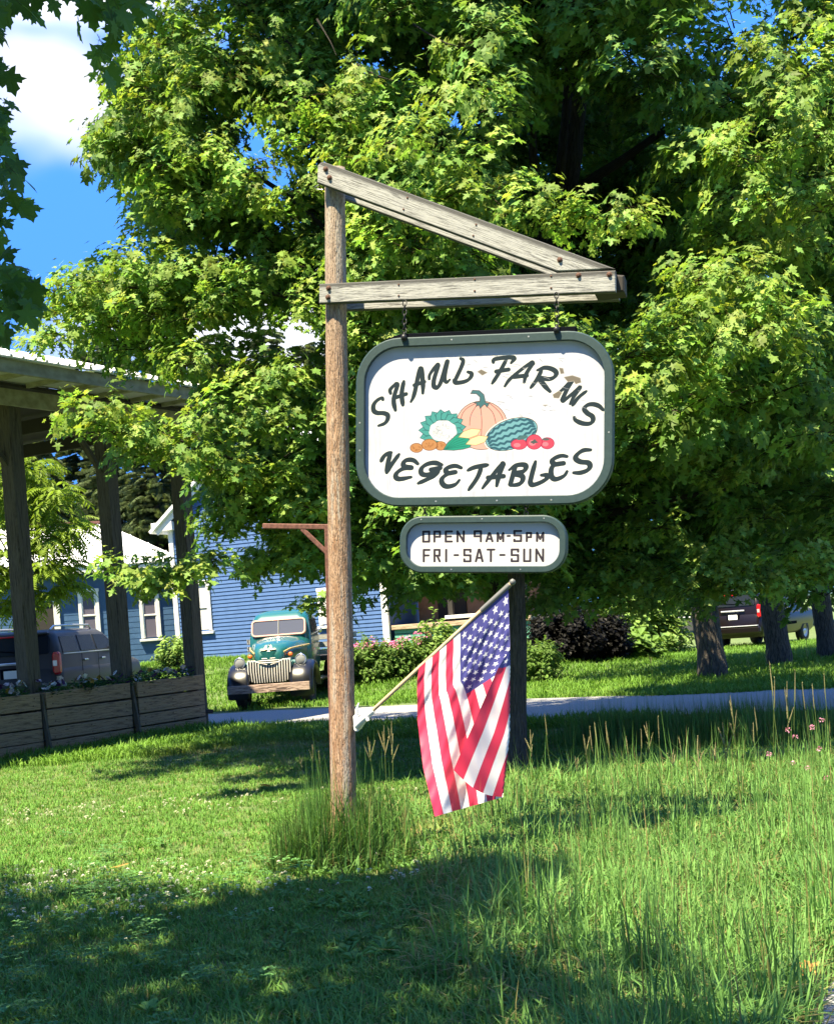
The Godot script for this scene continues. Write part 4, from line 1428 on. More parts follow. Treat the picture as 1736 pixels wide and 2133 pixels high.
# ==================================================================== painting flat print
func cv_stroke(im: Image, pts: PackedVector2Array, w, col: Color, closed = false):
	var r = w * 0.5
	var q = pts.duplicate()
	if closed:
		q.append(pts[0])
	for s in q.size() - 1:
		var a = q[s]
		var b = q[s + 1]
		var x0 = maxi(0, int(minf(a.x, b.x) - r - 1))
		var x1 = mini(im.get_width() - 1, int(maxf(a.x, b.x) + r + 2))
		var y0 = maxi(0, int(minf(a.y, b.y) - r - 1))
		var y1 = mini(im.get_height() - 1, int(maxf(a.y, b.y) + r + 2))
		var ab = b - a
		var ll = maxf(ab.length_squared(), 1e-6)
		for y in range(y0, y1 + 1):
			for x in range(x0, x1 + 1):
				var p = Vector2(x + 0.5, y + 0.5)
				var t = clampf((p - a).dot(ab) / ll, 0, 1)
				var k = clampf(r - (p - a - ab * t).length() + 0.5, 0, 1)
				if k > 0.0:
					im.set_pixel(x, y, im.get_pixel(x, y).lerp(col, k))

func brush(im: Image, pts: PackedVector2Array, w, col: Color):   # a flat brush held at a slant, lifted at both ends
	for k in pts.size() - 1:
		var t = (k + 0.5) / (pts.size() - 1)
		var a = (pts[k + 1] - pts[k]).angle()
		var press = minf(1.0, 0.62 + 3.0 * minf(t, 1.0 - t))
		cv_stroke(im, PackedVector2Array([pts[k], pts[k + 1]]), w * press * (0.74 + 0.36 * absf(sin(a + 0.7))), col)

func cv_poly(im: Image, pts: PackedVector2Array, col: Color):
	var lo = pts[0]
	var hi = pts[0]
	for p in pts:
		lo = Vector2(minf(lo.x, p.x), minf(lo.y, p.y))
		hi = Vector2(maxf(hi.x, p.x), maxf(hi.y, p.y))
	for y in range(maxi(0, int(lo.y)), mini(im.get_height() - 1, int(hi.y) + 1) + 1):
		for x in range(maxi(0, int(lo.x)), mini(im.get_width() - 1, int(hi.x) + 1) + 1):
			var k = 0.0
			for o in [Vector2(0.25, 0.25), Vector2(0.75, 0.25), Vector2(0.25, 0.75), Vector2(0.75, 0.75)]:
				if Geometry2D.is_point_in_polygon(Vector2(x, y) + o, pts):
					k += 0.25
			if k > 0.0:
				im.set_pixel(x, y, im.get_pixel(x, y).lerp(col, k))

func oval(c: Vector2, rx, ry, rot = 0.0, n = 28, lump = 0.0) -> PackedVector2Array:
	var o := PackedVector2Array()
	for k in n:
		var a = TAU * k / n
		var m = 1.0 + lump * sin(a * 9.0)
		o.append(c + Vector2(cos(a) * rx * m, sin(a) * ry * m).rotated(rot))
	return o

func smooth_line(pts: PackedVector2Array) -> PackedVector2Array:
	if pts.size() < 3:
		return pts
	var c := Curve2D.new()
	for i in pts.size():
		var t = (pts[mini(i + 1, pts.size() - 1)] - pts[maxi(i - 1, 0)]) * 0.20
		c.add_point(pts[i], -t, t)
	var o := PackedVector2Array()
	var n = int(c.get_baked_length() / 4.0) + 2
	for i in n + 1:
		o.append(c.sample_baked(c.get_baked_length() * i / n, true))
	return o

const ART_W := 1024
const ART_H := 672

func art_xy(x, y) -> Vector2:             # photo pixel (2758 x 3388) to a pixel of the big panel
	var u = (x - 1205.2) / 784.7
	var top = lerpf(1143.7, 1107.8, u)
	var bottom = lerpf(1647.7, 1641.3, u)
	return Vector2(u * ART_W, (y - top) / (bottom - top) * ART_H)

func art_a(v: PackedVector2Array) -> PackedVector2Array:   # top lettering
	var o := PackedVector2Array()
	for p in v:
		o.append(art_xy(1190.0 + p.x / 2.0667, 1110.0 + p.y / 2.0667))
	return o

func art_b(v: PackedVector2Array) -> PackedVector2Array:   # bottom lettering
	var o := PackedVector2Array()
	for p in v:
		o.append(art_xy(1190.0 + p.x / 2.0667, 1440.0 + p.y / 2.0667))
	return o

func art_c(v: PackedVector2Array) -> PackedVector2Array:   # vegetables
	var o := PackedVector2Array()
	for p in v:
		o.append(art_xy(1340.0 + p.x / 3.3385, 1270.0 + p.y / 3.3385))
	return o

func panel_texture() -> ImageTexture:
	var im := Image.create(ART_W, ART_H, false, Image.FORMAT_RGB8)
	var n := noise(0.012, 91, 4)
	for y in ART_H:
		for x in ART_W:
			var t = n.get_noise_2d(x, y)
			var run = n.get_noise_2d(x * 5.0, y * 0.25 + 400.0)
			im.set_pixel(x, y, (Color(0.385, 0.402, 0.485) * (1.0 + 0.07 * t - 0.16 * smoothstep(0.12, 0.5, run) * y / ART_H)).linear_to_srgb())
	var ink = Color(0.013, 0.024, 0.032).linear_to_srgb()
	var white = Color(0.50, 0.50, 0.51).linear_to_srgb()
	var top = [[[152, 424, 142, 412, 100, 440, 84, 482, 104, 514, 165, 520, 188, 542, 170, 585, 122, 606]],
		[[206, 380, 205, 350, 252, 318, 228, 420, 240, 498], [298, 296, 284, 380, 292, 462], [226, 414, 314, 384]],
		[[348, 438, 372, 380, 412, 206, 430, 300, 430, 378], [372, 322, 440, 298]],
		[[474, 278, 482, 240, 534, 180, 506, 290, 514, 336, 550, 310, 598, 152, 580, 260, 592, 300, 616, 282]],
		[[690, 134, 706, 160, 664, 262, 650, 292, 672, 304, 738, 286, 766, 244, 740, 228]],
		[[912, 160, 926, 136, 1044, 126, 1032, 164], [1000, 140, 955, 226, 905, 308], [932, 224, 1014, 210]],
		[[990, 328, 1040, 262, 1172, 160, 1134, 240, 1120, 300], [1050, 262, 1136, 252]],
		[[1236, 214, 1204, 280, 1164, 338], [1208, 214, 1262, 196, 1322, 216, 1330, 250, 1290, 276, 1226, 272, 1254, 320, 1292, 364]],
		[[1330, 386, 1380, 346, 1440, 282, 1400, 360, 1378, 428, 1440, 380, 1490, 334, 1450, 400, 1426, 452], [1532, 362, 1480, 408, 1442, 462]],
		[[1642, 494, 1606, 462, 1552, 456, 1520, 484, 1538, 516, 1574, 544, 1568, 584, 1520, 592, 1466, 570, 1454, 548]]]
	var bottom = [[[140, 172, 168, 130, 212, 112], [206, 116, 190, 180, 180, 252], [180, 252, 214, 196, 266, 124]],
		[[396, 190, 360, 164, 308, 170, 300, 206, 352, 218, 296, 224, 246, 262, 262, 296, 350, 284]],
		[[562, 198, 505, 184, 442, 204, 418, 242, 442, 268, 500, 256, 538, 226], [488, 232, 552, 220], [546, 226, 520, 268, 470, 296, 400, 328]],
		[[696, 220, 650, 206, 594, 226, 604, 256, 656, 250, 604, 262, 562, 304, 588, 348, 650, 340, 684, 306]],
		[[742, 238, 790, 216, 876, 200], [834, 214, 806, 290, 748, 376]],
		[[842, 364, 890, 300, 978, 192, 952, 280, 938, 348], [880, 290, 984, 280]],
		[[1062, 214, 1030, 338], [1022, 236, 1070, 204, 1130, 204, 1120, 244, 1062, 262, 1112, 284, 1096, 332, 1032, 346]],
		[[1198, 178, 1172, 280, 1166, 330, 1194, 340, 1264, 306, 1274, 276, 1238, 274]],
		[[1406, 142, 1364, 138, 1312, 166, 1326, 196, 1384, 190, 1318, 206, 1302, 264, 1326, 302, 1384, 282, 1408, 248]],
		[[1562, 96, 1508, 102, 1464, 146, 1490, 178, 1550, 190, 1552, 230, 1504, 256, 1452, 258]]]
	for pass_ in 2:
		for group in 2:
			for letter in (top if group == 0 else bottom):
				for s in letter:
					var pts = art_a(poly(s)) if group == 0 else art_b(poly(s))
					pts = smooth_line(pts)
					if pass_ == 0:
						cv_stroke(im, pts, 35.0, white)
					else:
						brush(im, pts, 20.0 if group == 0 else 22.0, ink)
	var line = Color(0.048, 0.030, 0.036).linear_to_srgb()
	var teal = Color(0.042, 0.198, 0.198).linear_to_srgb()
	# pumpkin
	var p = art_c(oval(Vector2(845, 440), 283, 277))
	cv_stroke(im, p, 12.0, white, true)
	cv_poly(im, p, Color(0.425, 0.245, 0.215).linear_to_srgb())
	cv_stroke(im, p, 2.6, line, true)
	for r in [[[780, 190, 660, 270, 610, 400, 600, 520]], [[800, 200, 730, 320, 715, 440]], [[832, 220, 848, 400, 838, 650]], [[890, 210, 970, 300, 1005, 430]], [[930, 185, 1040, 290, 1090, 400]]]:
		cv_stroke(im, smooth_line(art_c(poly(r[0]))), 2.4, Color(0.132, 0.048, 0.048).linear_to_srgb())
	var stem = art_c(poly([725, 80, 745, 40, 820, 45, 870, 90, 890, 180, 930, 190, 905, 235, 880, 200, 850, 225, 832, 250, 815, 210, 785, 225, 790, 190, 750, 180, 825, 170, 828, 120, 790, 82]))
	cv_poly(im, stem, Color(0.036, 0.102, 0.120).linear_to_srgb())
	cv_stroke(im, stem, 2.2, line, true)
	# cauliflower in its leaves
	for k in 13:
		var a = deg_to_rad(118.0 + 21.0 * k)
		var c = Vector2(415, 500)
		var d = Vector2(cos(a), sin(a))
		var s = Vector2(-d.y, d.x)
		var tip = c + Vector2(d.x * 265, d.y * 240)
		var leaf = art_c(PackedVector2Array([c + d * 120 - s * 55, c + d * 185 - s * 62, tip, c + d * 185 + s * 62, c + d * 120 + s * 55]))
		cv_poly(im, leaf, teal)
		cv_stroke(im, leaf, 2.2, Color(0.012, 0.054, 0.066).linear_to_srgb(), true)
		cv_stroke(im, art_c(PackedVector2Array([c + d * 140, c + d * 225])), 1.6, Color(0.012, 0.072, 0.084).linear_to_srgb())
	p = art_c(oval(Vector2(420, 505), 152, 122, 0.0, 60, 0.03))
	cv_poly(im, p, Color(0.480, 0.486, 0.516).linear_to_srgb())
	cv_stroke(im, p, 1.6, Color(0.210, 0.240, 0.270).linear_to_srgb(), true)
	for k in 22:
		var c = Vector2(rf(320, 520), rf(420, 590))
		cv_stroke(im, art_c(oval(c, rf(18, 34), rf(14, 24), 0, 10)), 1.5, Color(0.20, 0.22, 0.27).linear_to_srgb(), true)
	# potatoes
	for q in [[395, 672, 62, 50], [125, 695, 70, 52], [270, 660, 86, 64]]:
		p = art_c(oval(Vector2(q[0], q[1]), q[2], q[3]))
		cv_poly(im, p, Color(0.300, 0.144, 0.060).linear_to_srgb())
		for k in 9:
			cv_stroke(im, art_c(oval(Vector2(q[0] + rf(-45, 45), q[1] + rf(-32, 32)), 9, 5, rf(0, 3), 8)), 1.4, Color(0.192, 0.078, 0.030).linear_to_srgb(), true)
		cv_stroke(im, p, 2.2, Color(0.120, 0.042, 0.018).linear_to_srgb(), true)
	# watermelon
	p = art_c(oval(Vector2(1172, 540), 296, 168, -0.38))
	cv_stroke(im, p, 12.0, white, true)
	cv_poly(im, p, Color(0.102, 0.240, 0.288).linear_to_srgb())
	for k in 5:
		var o = -115.0 + 58.0 * k
		var pts := PackedVector2Array()
		for j in 15:
			var t = -0.92 + 1.84 * j / 14.0
			pts.append(Vector2(1172, 540) + Vector2(t * 285, o * sqrt(maxf(0, 1.0 - t * t)) * 1.2 + (9.0 if j % 2 == 0 else -9.0)).rotated(-0.38))
		cv_stroke(im, art_c(pts), 9.5, Color(0.018, 0.066, 0.099).linear_to_srgb())
	cv_stroke(im, p, 2.6, line, true)
	# corn
	p = art_c(poly([425, 718, 470, 640, 560, 555, 640, 520, 700, 580, 740, 640, 720, 690, 640, 712, 540, 724]))
	cv_poly(im, p, Color(0.012, 0.180, 0.132).linear_to_srgb())
	for k in 5:
		cv_stroke(im, art_c(poly([440, 710, 540 + 20 * k, 610 + 18 * k, 650 + 12 * k, 560 + 28 * k])), 1.8, Color(0.006, 0.084, 0.072).linear_to_srgb())
	cv_stroke(im, p, 2.2, line, true)
	for q in [[715, 532, 122, 46, -0.16], [795, 612, 122, 46, -0.20]]:
		p = art_c(poly([q[0] - q[2], q[1] + 42, q[0] - 70, q[1] - 20, q[0] + 20, q[1] - 55, q[0] + q[2], q[1] - 45, q[0] + 85, q[1] + 18, q[0] - 10, q[1] + 54]))
		cv_poly(im, p, Color(0.480, 0.432, 0.252).linear_to_srgb())
		cv_stroke(im, p, 2.2, Color(0.210, 0.132, 0.060).linear_to_srgb(), true)
	# tomatoes
	for q in [[1255, 655, 86, 60], [1560, 645, 74, 64], [1420, 630, 84, 84]]:
		p = art_c(oval(Vector2(q[0], q[1]), q[2], q[3]))
		cv_poly(im, p, Color(0.372, 0.042, 0.078).linear_to_srgb())
		cv_poly(im, art_c(oval(Vector2(q[0] - 20, q[1] + 10), q[2] * 0.45, q[3] * 0.4)), Color(0.468, 0.120, 0.162).linear_to_srgb())
		cv_stroke(im, p, 2.4, Color(0.180, 0.006, 0.036).linear_to_srgb(), true)
	cv_poly(im, art_c(poly([1370, 630, 1410, 610, 1425, 595, 1440, 615, 1465, 635, 1430, 645, 1412, 655])), Color(0.048, 0.060, 0.066).linear_to_srgb())
	cv_poly(im, art_c(oval(Vector2(1545, 600), 40, 14)), Color(0.060, 0.072, 0.078).linear_to_srgb())
	cv_poly(im, art_c(oval(Vector2(1290, 580), 62, 22, -0.3)), Color(0.042, 0.096, 0.108).linear_to_srgb())
	# where the face has flaked down to the board
	for q in [[1352, 196, 1378, 200, 1386, 236, 1362, 240], [1384, 262, 1440, 250, 1492, 268, 1498, 300, 1462, 312, 1448, 290, 1410, 296], [1310, 386, 1350, 360, 1372, 372, 1352, 412, 1318, 410], [804, 226, 830, 210, 872, 232, 838, 252], [1245, 460, 1276, 458, 1262, 470]]:
		var w = Color(0.12, 0.105, 0.09)
		cv_poly(im, art_a(poly(q)), w.linear_to_srgb())
		cv_stroke(im, art_a(poly(q)), 2.0, Color(0.270, 0.252, 0.240).linear_to_srgb(), true)
	for k in 46:
		var c = Vector2(rf(700, 1500), rf(90, 560))
		var d = Vector2(rf(10, 34), rf(-8, 10))
		cv_stroke(im, art_a(PackedVector2Array([c, c + d, c + d * 1.4 + Vector2(2, 4)])), rf(1.4, 2.6), Color(0.20, 0.205, 0.23).linear_to_srgb())
	return ImageTexture.create_from_image(im)

func hours_texture() -> ImageTexture:
	var w := 768
	var h := 232
	var im := Image.create(w, h, false, Image.FORMAT_RGB8)
	im.fill(Color(0.40, 0.415, 0.495).linear_to_srgb())
	var glyph = {
		"O": [[0, 0, 1, 0, 1, 1, 0, 1, 0, 0]], "P": [[0, 1, 0, 0, 1, 0, 1, 0.52, 0, 0.52]], "E": [[1, 0, 0, 0, 0, 1, 1, 1], [0, 0.5, 0.85, 0.5]], "N": [[0, 1, 0, 0, 1, 1, 1, 0]],
		"9": [[1, 0.5, 0, 0.5, 0, 0, 1, 0, 1, 1]], "A": [[0, 1, 0.42, 0, 0.58, 0, 1, 1], [0.22, 0.7, 0.78, 0.7]], "M": [[0, 1, 0, 0, 0.5, 0.75, 1, 0, 1, 1]], "-": [[0, 0.5, 1, 0.5]],
		"5": [[1, 0, 0, 0, 0, 0.45, 1, 0.45, 1, 1, 0, 1, 0, 0.85]], "F": [[1, 0, 0, 0, 0, 1], [0, 0.48, 0.85, 0.48]], "R": [[0, 1, 0, 0, 0.95, 0, 0.95, 0.5, 0, 0.5], [0.5, 0.5, 1, 1]], "I": [[0.5, 0, 0.5, 1]],
		"S": [[1, 0.18, 1, 0, 0, 0, 0, 0.48, 1, 0.48, 1, 1, 0, 1, 0, 0.82]], "T": [[0, 0, 1, 0], [0.5, 0, 0.5, 1]], "U": [[0, 0, 0, 1, 1, 1, 1, 0]]}
	var rows = [[["O", 446, 484, 1312, 1380], ["P", 518, 554, 1312, 1380], ["E", 591, 630, 1312, 1380], ["N", 666, 706, 1312, 1380], ["9", 775, 815, 1312, 1380], ["A", 850, 888, 1326, 1380], ["M", 921, 956, 1326, 1380], ["-", 984, 997, 1345, 1345], ["5", 1026, 1068, 1312, 1380], ["P", 1104, 1130, 1326, 1380], ["M", 1168, 1206, 1326, 1380]],
		[["F", 450, 486, 1436, 1514], ["R", 519, 553, 1436, 1514], ["I", 588, 600, 1436, 1514], ["-", 648, 670, 1472, 1472], ["S", 710, 749, 1436, 1514], ["A", 784, 826, 1436, 1514], ["T", 858, 900, 1436, 1514], ["-", 938, 964, 1472, 1472], ["S", 1010, 1050, 1436, 1514], ["U", 1088, 1126, 1436, 1514], ["N", 1164, 1206, 1436, 1514]]]
	for pass_ in 2:
		for row in rows:
			for g in row:
				for s in glyph[g[0]]:
					var pts := PackedVector2Array()
					for k in range(0, s.size(), 2):
						var x = lerpf(g[1], g[2], s[k])
						var y = lerpf(g[3], g[4], s[k + 1])
						pts.append(Vector2((x - 345.0) / 966.0 * w, (y - 1256.0) / 290.0 * h))
					cv_stroke(im, pts, 20.0 if pass_ == 0 else 11.5, (Color(0.50, 0.50, 0.51) if pass_ == 0 else Color(0.028, 0.024, 0.034)).linear_to_srgb())
	return ImageTexture.create_from_image(im)

# ==================================================================== the sign and its pole
func sign_basis() -> Basis:
	return Basis(Vector3.UP, deg_to_rad(-13.3)) * Basis(Vector3(0, 0, 1), deg_to_rad(-4.6))

func flat_xy(px, py, xf: Transform3D, z) -> Vector2:   # photo point to the local xy of a frame, on its plane at height z
	var l = xf.affine_inverse() * on_plane(px, py, xf * Vector3(0, 0, z), xf.basis.z)
	return Vector2(l.x, l.y)

func bolt(parent, xf: Transform3D, r, called = "bolt"):
	var st := st_new()
	lathe(st, xf * Transform3D(Basis(Vector3.RIGHT, PI / 2), Vector3.ZERO), [Vector2(r * 1.5, -0.001), Vector2(r * 1.5, r * 0.22), Vector2(r, r * 0.3), Vector2(r * 0.95, r * 0.95), Vector2(r * 0.6, r * 1.2), Vector2(0, r * 1.25)], 8, false)
	put(called, st, M.bolt, parent)

func build_sign_pole():
	var foot = on_ground(716, 1797)
	var d = -foot.z
	var h = thing("sign_post", "tall peeling wooden pole with a grey timber triangle arm, leaning right", "sign post", foot)
	var st := st_new()
	var pts = []
	var radii = []
	for k in 25:
		var t = k / 24.0
		var y = lerpf(1815, 352, t)
		var x = lerpf(716.4, 696.5, t) + 1.2 * sin(t * 7.0)
		pts.append(at(x, y, d) - foot)
		radii.append(lerpf(0.0915, 0.0685, pow(t, 0.8)) * (1.0 + 0.012 * sin(k * 1.9)))
	st.set_smooth_group(0)
	var n := 22
	var rings = []
	for k in pts.size():
		var r = []
		for j in n + 1:
			var a = TAU * j / n - PI / 2
			r.append(pts[k] + Vector3(cos(a), 0, sin(a)) * radii[k] * (1.0 + 0.015 * sin(j * 2.7 + k * 0.4)))
		rings.append(r)
	for k in pts.size() - 1:
		for j in n:
			var q = [[k, j], [k + 1, j], [k + 1, j + 1], [k, j], [k + 1, j + 1], [k, j + 1]]
			for e in [q[0], q[4], q[1], q[3], q[5], q[4]]:
				st.set_uv(Vector2(float(e[1]) / n, 1.0 - float(e[0]) / 24.0))
				st.add_vertex(rings[e[0]][e[1]])
	for j in n:
		tri(st, pts[24], rings[24][j], rings[24][j + 1])
	put("pole", st, M.pole, h)
	var xf = Transform3D(sign_basis(), at(699, 612, d))
	var l = Transform3D(xf.basis, xf.origin - foot)
	var zf = 0.070
	var beam := PackedVector2Array()
	for q in [[664.5, 591], [1281, 563], [1281.5, 608], [664.5, 632]]:
		beam.append(flat_xy(q[0], q[1], xf, zf + 0.05))
	var brace := PackedVector2Array()
	for q in [[661.5, 345], [667, 338.5], [674, 336.8], [1280, 559.5], [1158, 565.0], [660.5, 380.5]]:
		brace.append(flat_xy(q[0], q[1], xf, zf + 0.05))
	for z in [[zf, zf + 0.05], [-0.185, -0.135]]:
		arm_board("cross_beam", h, l, beam, z, beam[3].direction_to(beam[2]).angle(), M.worn)
		arm_board("brace_beam", h, l, brace, z, (brace[3] - brace[2]).angle(), M.worn_brace)
	st = st_new()
	var e0 = beam[1]
	var e1 = beam[2]
	prism(st, l, PackedVector2Array([e0 + Vector2(-0.14, 0.004), e0 + Vector2(0.050, -0.020), e1 + Vector2(0.050, 0.012), e1 + Vector2(-0.14, 0.004)]), -0.130, zf - 0.003, 0.012)
	put("end_block", st, M.dark_wood, h)
	for q in [[678, 352], [686, 370], [1165, 541], [1204, 573], [1268, 571.5], [683, 619], [684, 600]]:
		var p = flat_xy(q[0], q[1], xf, zf + 0.05)
		bolt(h, l * Transform3D(Basis(), Vector3(p.x, p.y, zf + 0.05)), 0.0125)
	for q in [[830, 593], [830, 616], [988, 582], [988, 606], [1147, 575], [1147, 600], [848, 412], [840, 436], [991, 468], [985, 491]]:
		var p = flat_xy(q[0], q[1], xf, zf + 0.05)
		bolt(h, l * Transform3D(Basis(), Vector3(p.x, p.y, zf + 0.0495)), 0.0052, "nail")
	st = st_new()
	var hk = flat_xy(672, 395, xf, 0.0)
	tube(st, [l * Vector3(hk.x, hk.y, 0), l * Vector3(hk.x - 0.04, hk.y + 0.005, 0), l * Vector3(hk.x - 0.055, hk.y + 0.02, 0.0), l * Vector3(hk.x - 0.03, hk.y + 0.035, 0)], [0.004, 0.004, 0.004, 0.003], 6)
	put("hook", st, M.zinc, h)

func arm_board(called, h, l: Transform3D, outline: PackedVector2Array, z, angle, mat):
	var o := PackedVector2Array()
	var lo = Vector2(1e9, 1e9)
	var hi = -lo
	for p in outline:
		var q = p.rotated(-angle)
		o.append(q)
		lo = lo.min(q)
		hi = hi.max(q)
	var st := st_new()
	prism(st, l * Transform3D(Basis(Vector3(0, 0, 1), angle), Vector3.ZERO), o, z[0], z[1], 0.006)
	var key = called + "_mat"
	if not M.has(key):
		M[key] = mat.duplicate()
		M[key].uv1_scale = Vector3(1.0 / (hi.x - lo.x), -1.0 / (hi.y - lo.y), 1)
		M[key].uv1_offset = Vector3(-lo.x / (hi.x - lo.x), hi.y / (hi.y - lo.y), 0)
	put(called, st, M[key], h)

func frame_ring(st, xf: Transform3D, w, h, r, band, z0, z1, inner_z, bev = 0.008):
	var rings = []
	for e in [[0.0, z0], [0.0, z1 - bev], [bev, z1], [band - bev * 0.5, z1], [band, z1 - bev * 0.5], [band, inner_z]]:
		var o = rounded_rect(w - 2.0 * e[0], h - 2.0 * e[0], maxf(r - e[0], 0.01), 10)
		var q = []
		for p in o:
			q.append(xf * Vector3(p.x, p.y, e[1]))
		rings.append(q)
	loft(st, rings, false, false)

func chain(st, a: Vector3, b: Vector3, n):
	for k in n:
		var p = a.lerp(b, (k + 0.5) / n)
		var d = (b - a).normalized()
		var s = Vector3(1, 0, 0.2).normalized() if k % 2 == 0 else Vector3(-0.2, 0, 1).normalized()
		var ll = (b - a).length() / n * 0.72
		var pts = []
		var rad = []
		for j in 9:
			var t = TAU * j / 8.0
			pts.append(p + d * cos(t) * ll + s * sin(t) * 0.013)
			rad.append(0.0038)
		tube(st, pts, rad, 5, false)

func print_material(tex, w, h) -> StandardMaterial3D:
	var m := StandardMaterial3D.new()
	m.albedo_texture = tex
	m.roughness = 0.65
	m.metallic_specular = 0.25
	m.uv1_scale = Vector3(1.0 / w, -1.0 / h, 1)
	m.uv1_offset = Vector3(0.5, 0.5, 0)
	m.texture_repeat = false
	return m

func build_signs():
	var d = 8.98
	var B = sign_basis()
	var c = at(1008.7, 874.6, d)
	var xf = Transform3D(B, c)
	var h = thing("farm_sign", "large white hanging sign with green frame lettered Shaul Farms Vegetables", "sign", c)
	var l = Transform3D(B, Vector3.ZERO)
	var a = flat_xy(740.7, 882, xf, 0.04)
	var b = flat_xy(1276.7, 862, xf, 0.04)
	var t = flat_xy(1008.7, 696.0, xf, 0.04)
	var u = flat_xy(1008.7, 1052.3, xf, 0.04)
	var w = b.x - a.x
	var hh = t.y - u.y
	var mid = Vector3((a.x + b.x) * 0.5, (t.y + u.y) * 0.5, 0)
	l.origin = B * mid
	var st := st_new()
	frame_ring(st, l, w, hh, 0.29, 0.058, -0.045, 0.042, 0.0)
	put("frame", st, M.frame_green, h)
	st = st_new()
	prism(st, l, rounded_rect(w - 0.11, hh - 0.11, 0.235, 10), -0.012, 0.006)
	put("panel", st, print_material(panel_texture(), w - 0.116, hh - 0.116), h)
	st = st_new()
	prism(st, l, rounded_rect(w - 0.10, hh - 0.10, 0.24, 10), -0.030, -0.014)
	put("back_board", st, M.white_paint, h)
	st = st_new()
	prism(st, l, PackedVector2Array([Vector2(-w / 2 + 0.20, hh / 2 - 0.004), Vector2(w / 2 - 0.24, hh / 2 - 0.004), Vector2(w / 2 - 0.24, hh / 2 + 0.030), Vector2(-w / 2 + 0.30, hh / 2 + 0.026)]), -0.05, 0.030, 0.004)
	put("shade_strip", st, M.matte_black, h)  # added black strip, stands in for the beam's shade on the frame top
	for q in [[844, 628, 845, 706], [1159, 612, 1160.5, 690]]:
		st = st_new()
		var p0 = flat_xy(q[0], q[1], xf, 0.0)
		var p1 = flat_xy(q[2], q[3], xf, 0.0)
		chain(st, B * Vector3(p0.x, p0.y, 0.02), B * Vector3(p1.x, p1.y, 0.045), 8)
		put("hanging_chain", st, M.chain, h)
		st = st_new()
		lathe(st, Transform3D(B, B * Vector3(p1.x, p1.y, 0.05)), [Vector2(0, -0.024), Vector2(0.017, -0.017), Vector2(0.023, 0), Vector2(0.017, 0.017), Vector2(0, 0.024)], 12)
		put("eye_bolt", st, M.chain, h)
	# screws round the frame
	for q in [[-0.68, 0.30], [-0.68, -0.18], [0.74, 0.36], [0.74, -0.10], [-0.3, -0.51], [0.1, -0.51], [0.45, -0.51], [0.72, -0.36], [-0.2, 0.525], [0.3, 0.525], [-0.73, 0.0]]:
		var p = Vector2(q[0], q[1])
		var z = 0.042
		var e = Vector2(clampf(p.x, -w / 2 + 0.03, w / 2 - 0.03), clampf(p.y, -hh / 2 + 0.028, hh / 2 - 0.028))
		if absf(q[0]) > 0.6:
			e.x = signf(q[0]) * (w / 2 - 0.028)
		else:
			e.y = signf(q[1]) * (hh / 2 - 0.028)
		if absf(q[0]) > 0.6 and absf(q[1]) > 0.28:
			continue
		st = st_new()
		lathe(st, l * Transform3D(Basis(Vector3.RIGHT, PI / 2), Vector3(e.x, e.y, z)), [Vector2(0.006, -0.002), Vector2(0.006, 0.001), Vector2(0, 0.002)], 8, false)
		put("screw", st, M.zinc, h)
	# ---- opening hours
	c = at(1005.5, 1133.5, d)
	xf = Transform3D(B, c)
	var h2 = thing("hours_sign", "small white rounded sign with green frame reading the opening hours", "sign", c)
	a = flat_xy(832, 1141, xf, 0.04)
	b = flat_xy(1179, 1127, xf, 0.04)
	t = flat_xy(1005, 1074.0, xf, 0.04)
	u = flat_xy(1005, 1193.5, xf, 0.04)
	w = b.x - a.x
	hh = t.y - u.y
	l = Transform3D(B, B * Vector3((a.x + b.x) * 0.5, (t.y + u.y) * 0.5, 0))
	st = st_new()
	frame_ring(st, l, w, hh, 0.150, 0.045, -0.045, 0.042, 0.0)
	put("frame", st, M.frame_green, h2)
	st = st_new()
	prism(st, l, rounded_rect(w - 0.085, hh - 0.085, 0.108, 8), -0.012, 0.006)
	put("panel", st, print_material(hours_texture(), w - 0.09, hh - 0.09), h2)
	st = st_new()
	prism(st, l, rounded_rect(w - 0.08, hh - 0.08, 0.11, 8), -0.030, -0.014)
	put("back_board", st, M.white_paint, h2)
	for q in [[884, 1050, 884, 1078], [1095, 1050, 1095, 1074]]:
		st = st_new()
		var p0 = flat_xy(q[0], q[1], xf, 0.0)
		var p1 = flat_xy(q[2], q[3], xf, 0.0)
		chain(st, B * Vector3(p0.x, p0.y, 0.0), B * Vector3(p1.x, p1.y, 0.0), 3)
		put("link", st, M.chain, h2)
	for e in [[-0.4, 1], [0.0, 1], [0.4, 1], [-0.2, -1], [0.25, -1]]:
		st = st_new()
		lathe(st, l * Transform3D(Basis(Vector3.RIGHT, PI / 2), Vector3(e[0], e[1] * (hh / 2 - 0.022), 0.042)), [Vector2(0.005, -0.002), Vector2(0.005, 0.001), Vector2(0, 0.002)], 8, false)
		put("screw", st, M.zinc, h2)

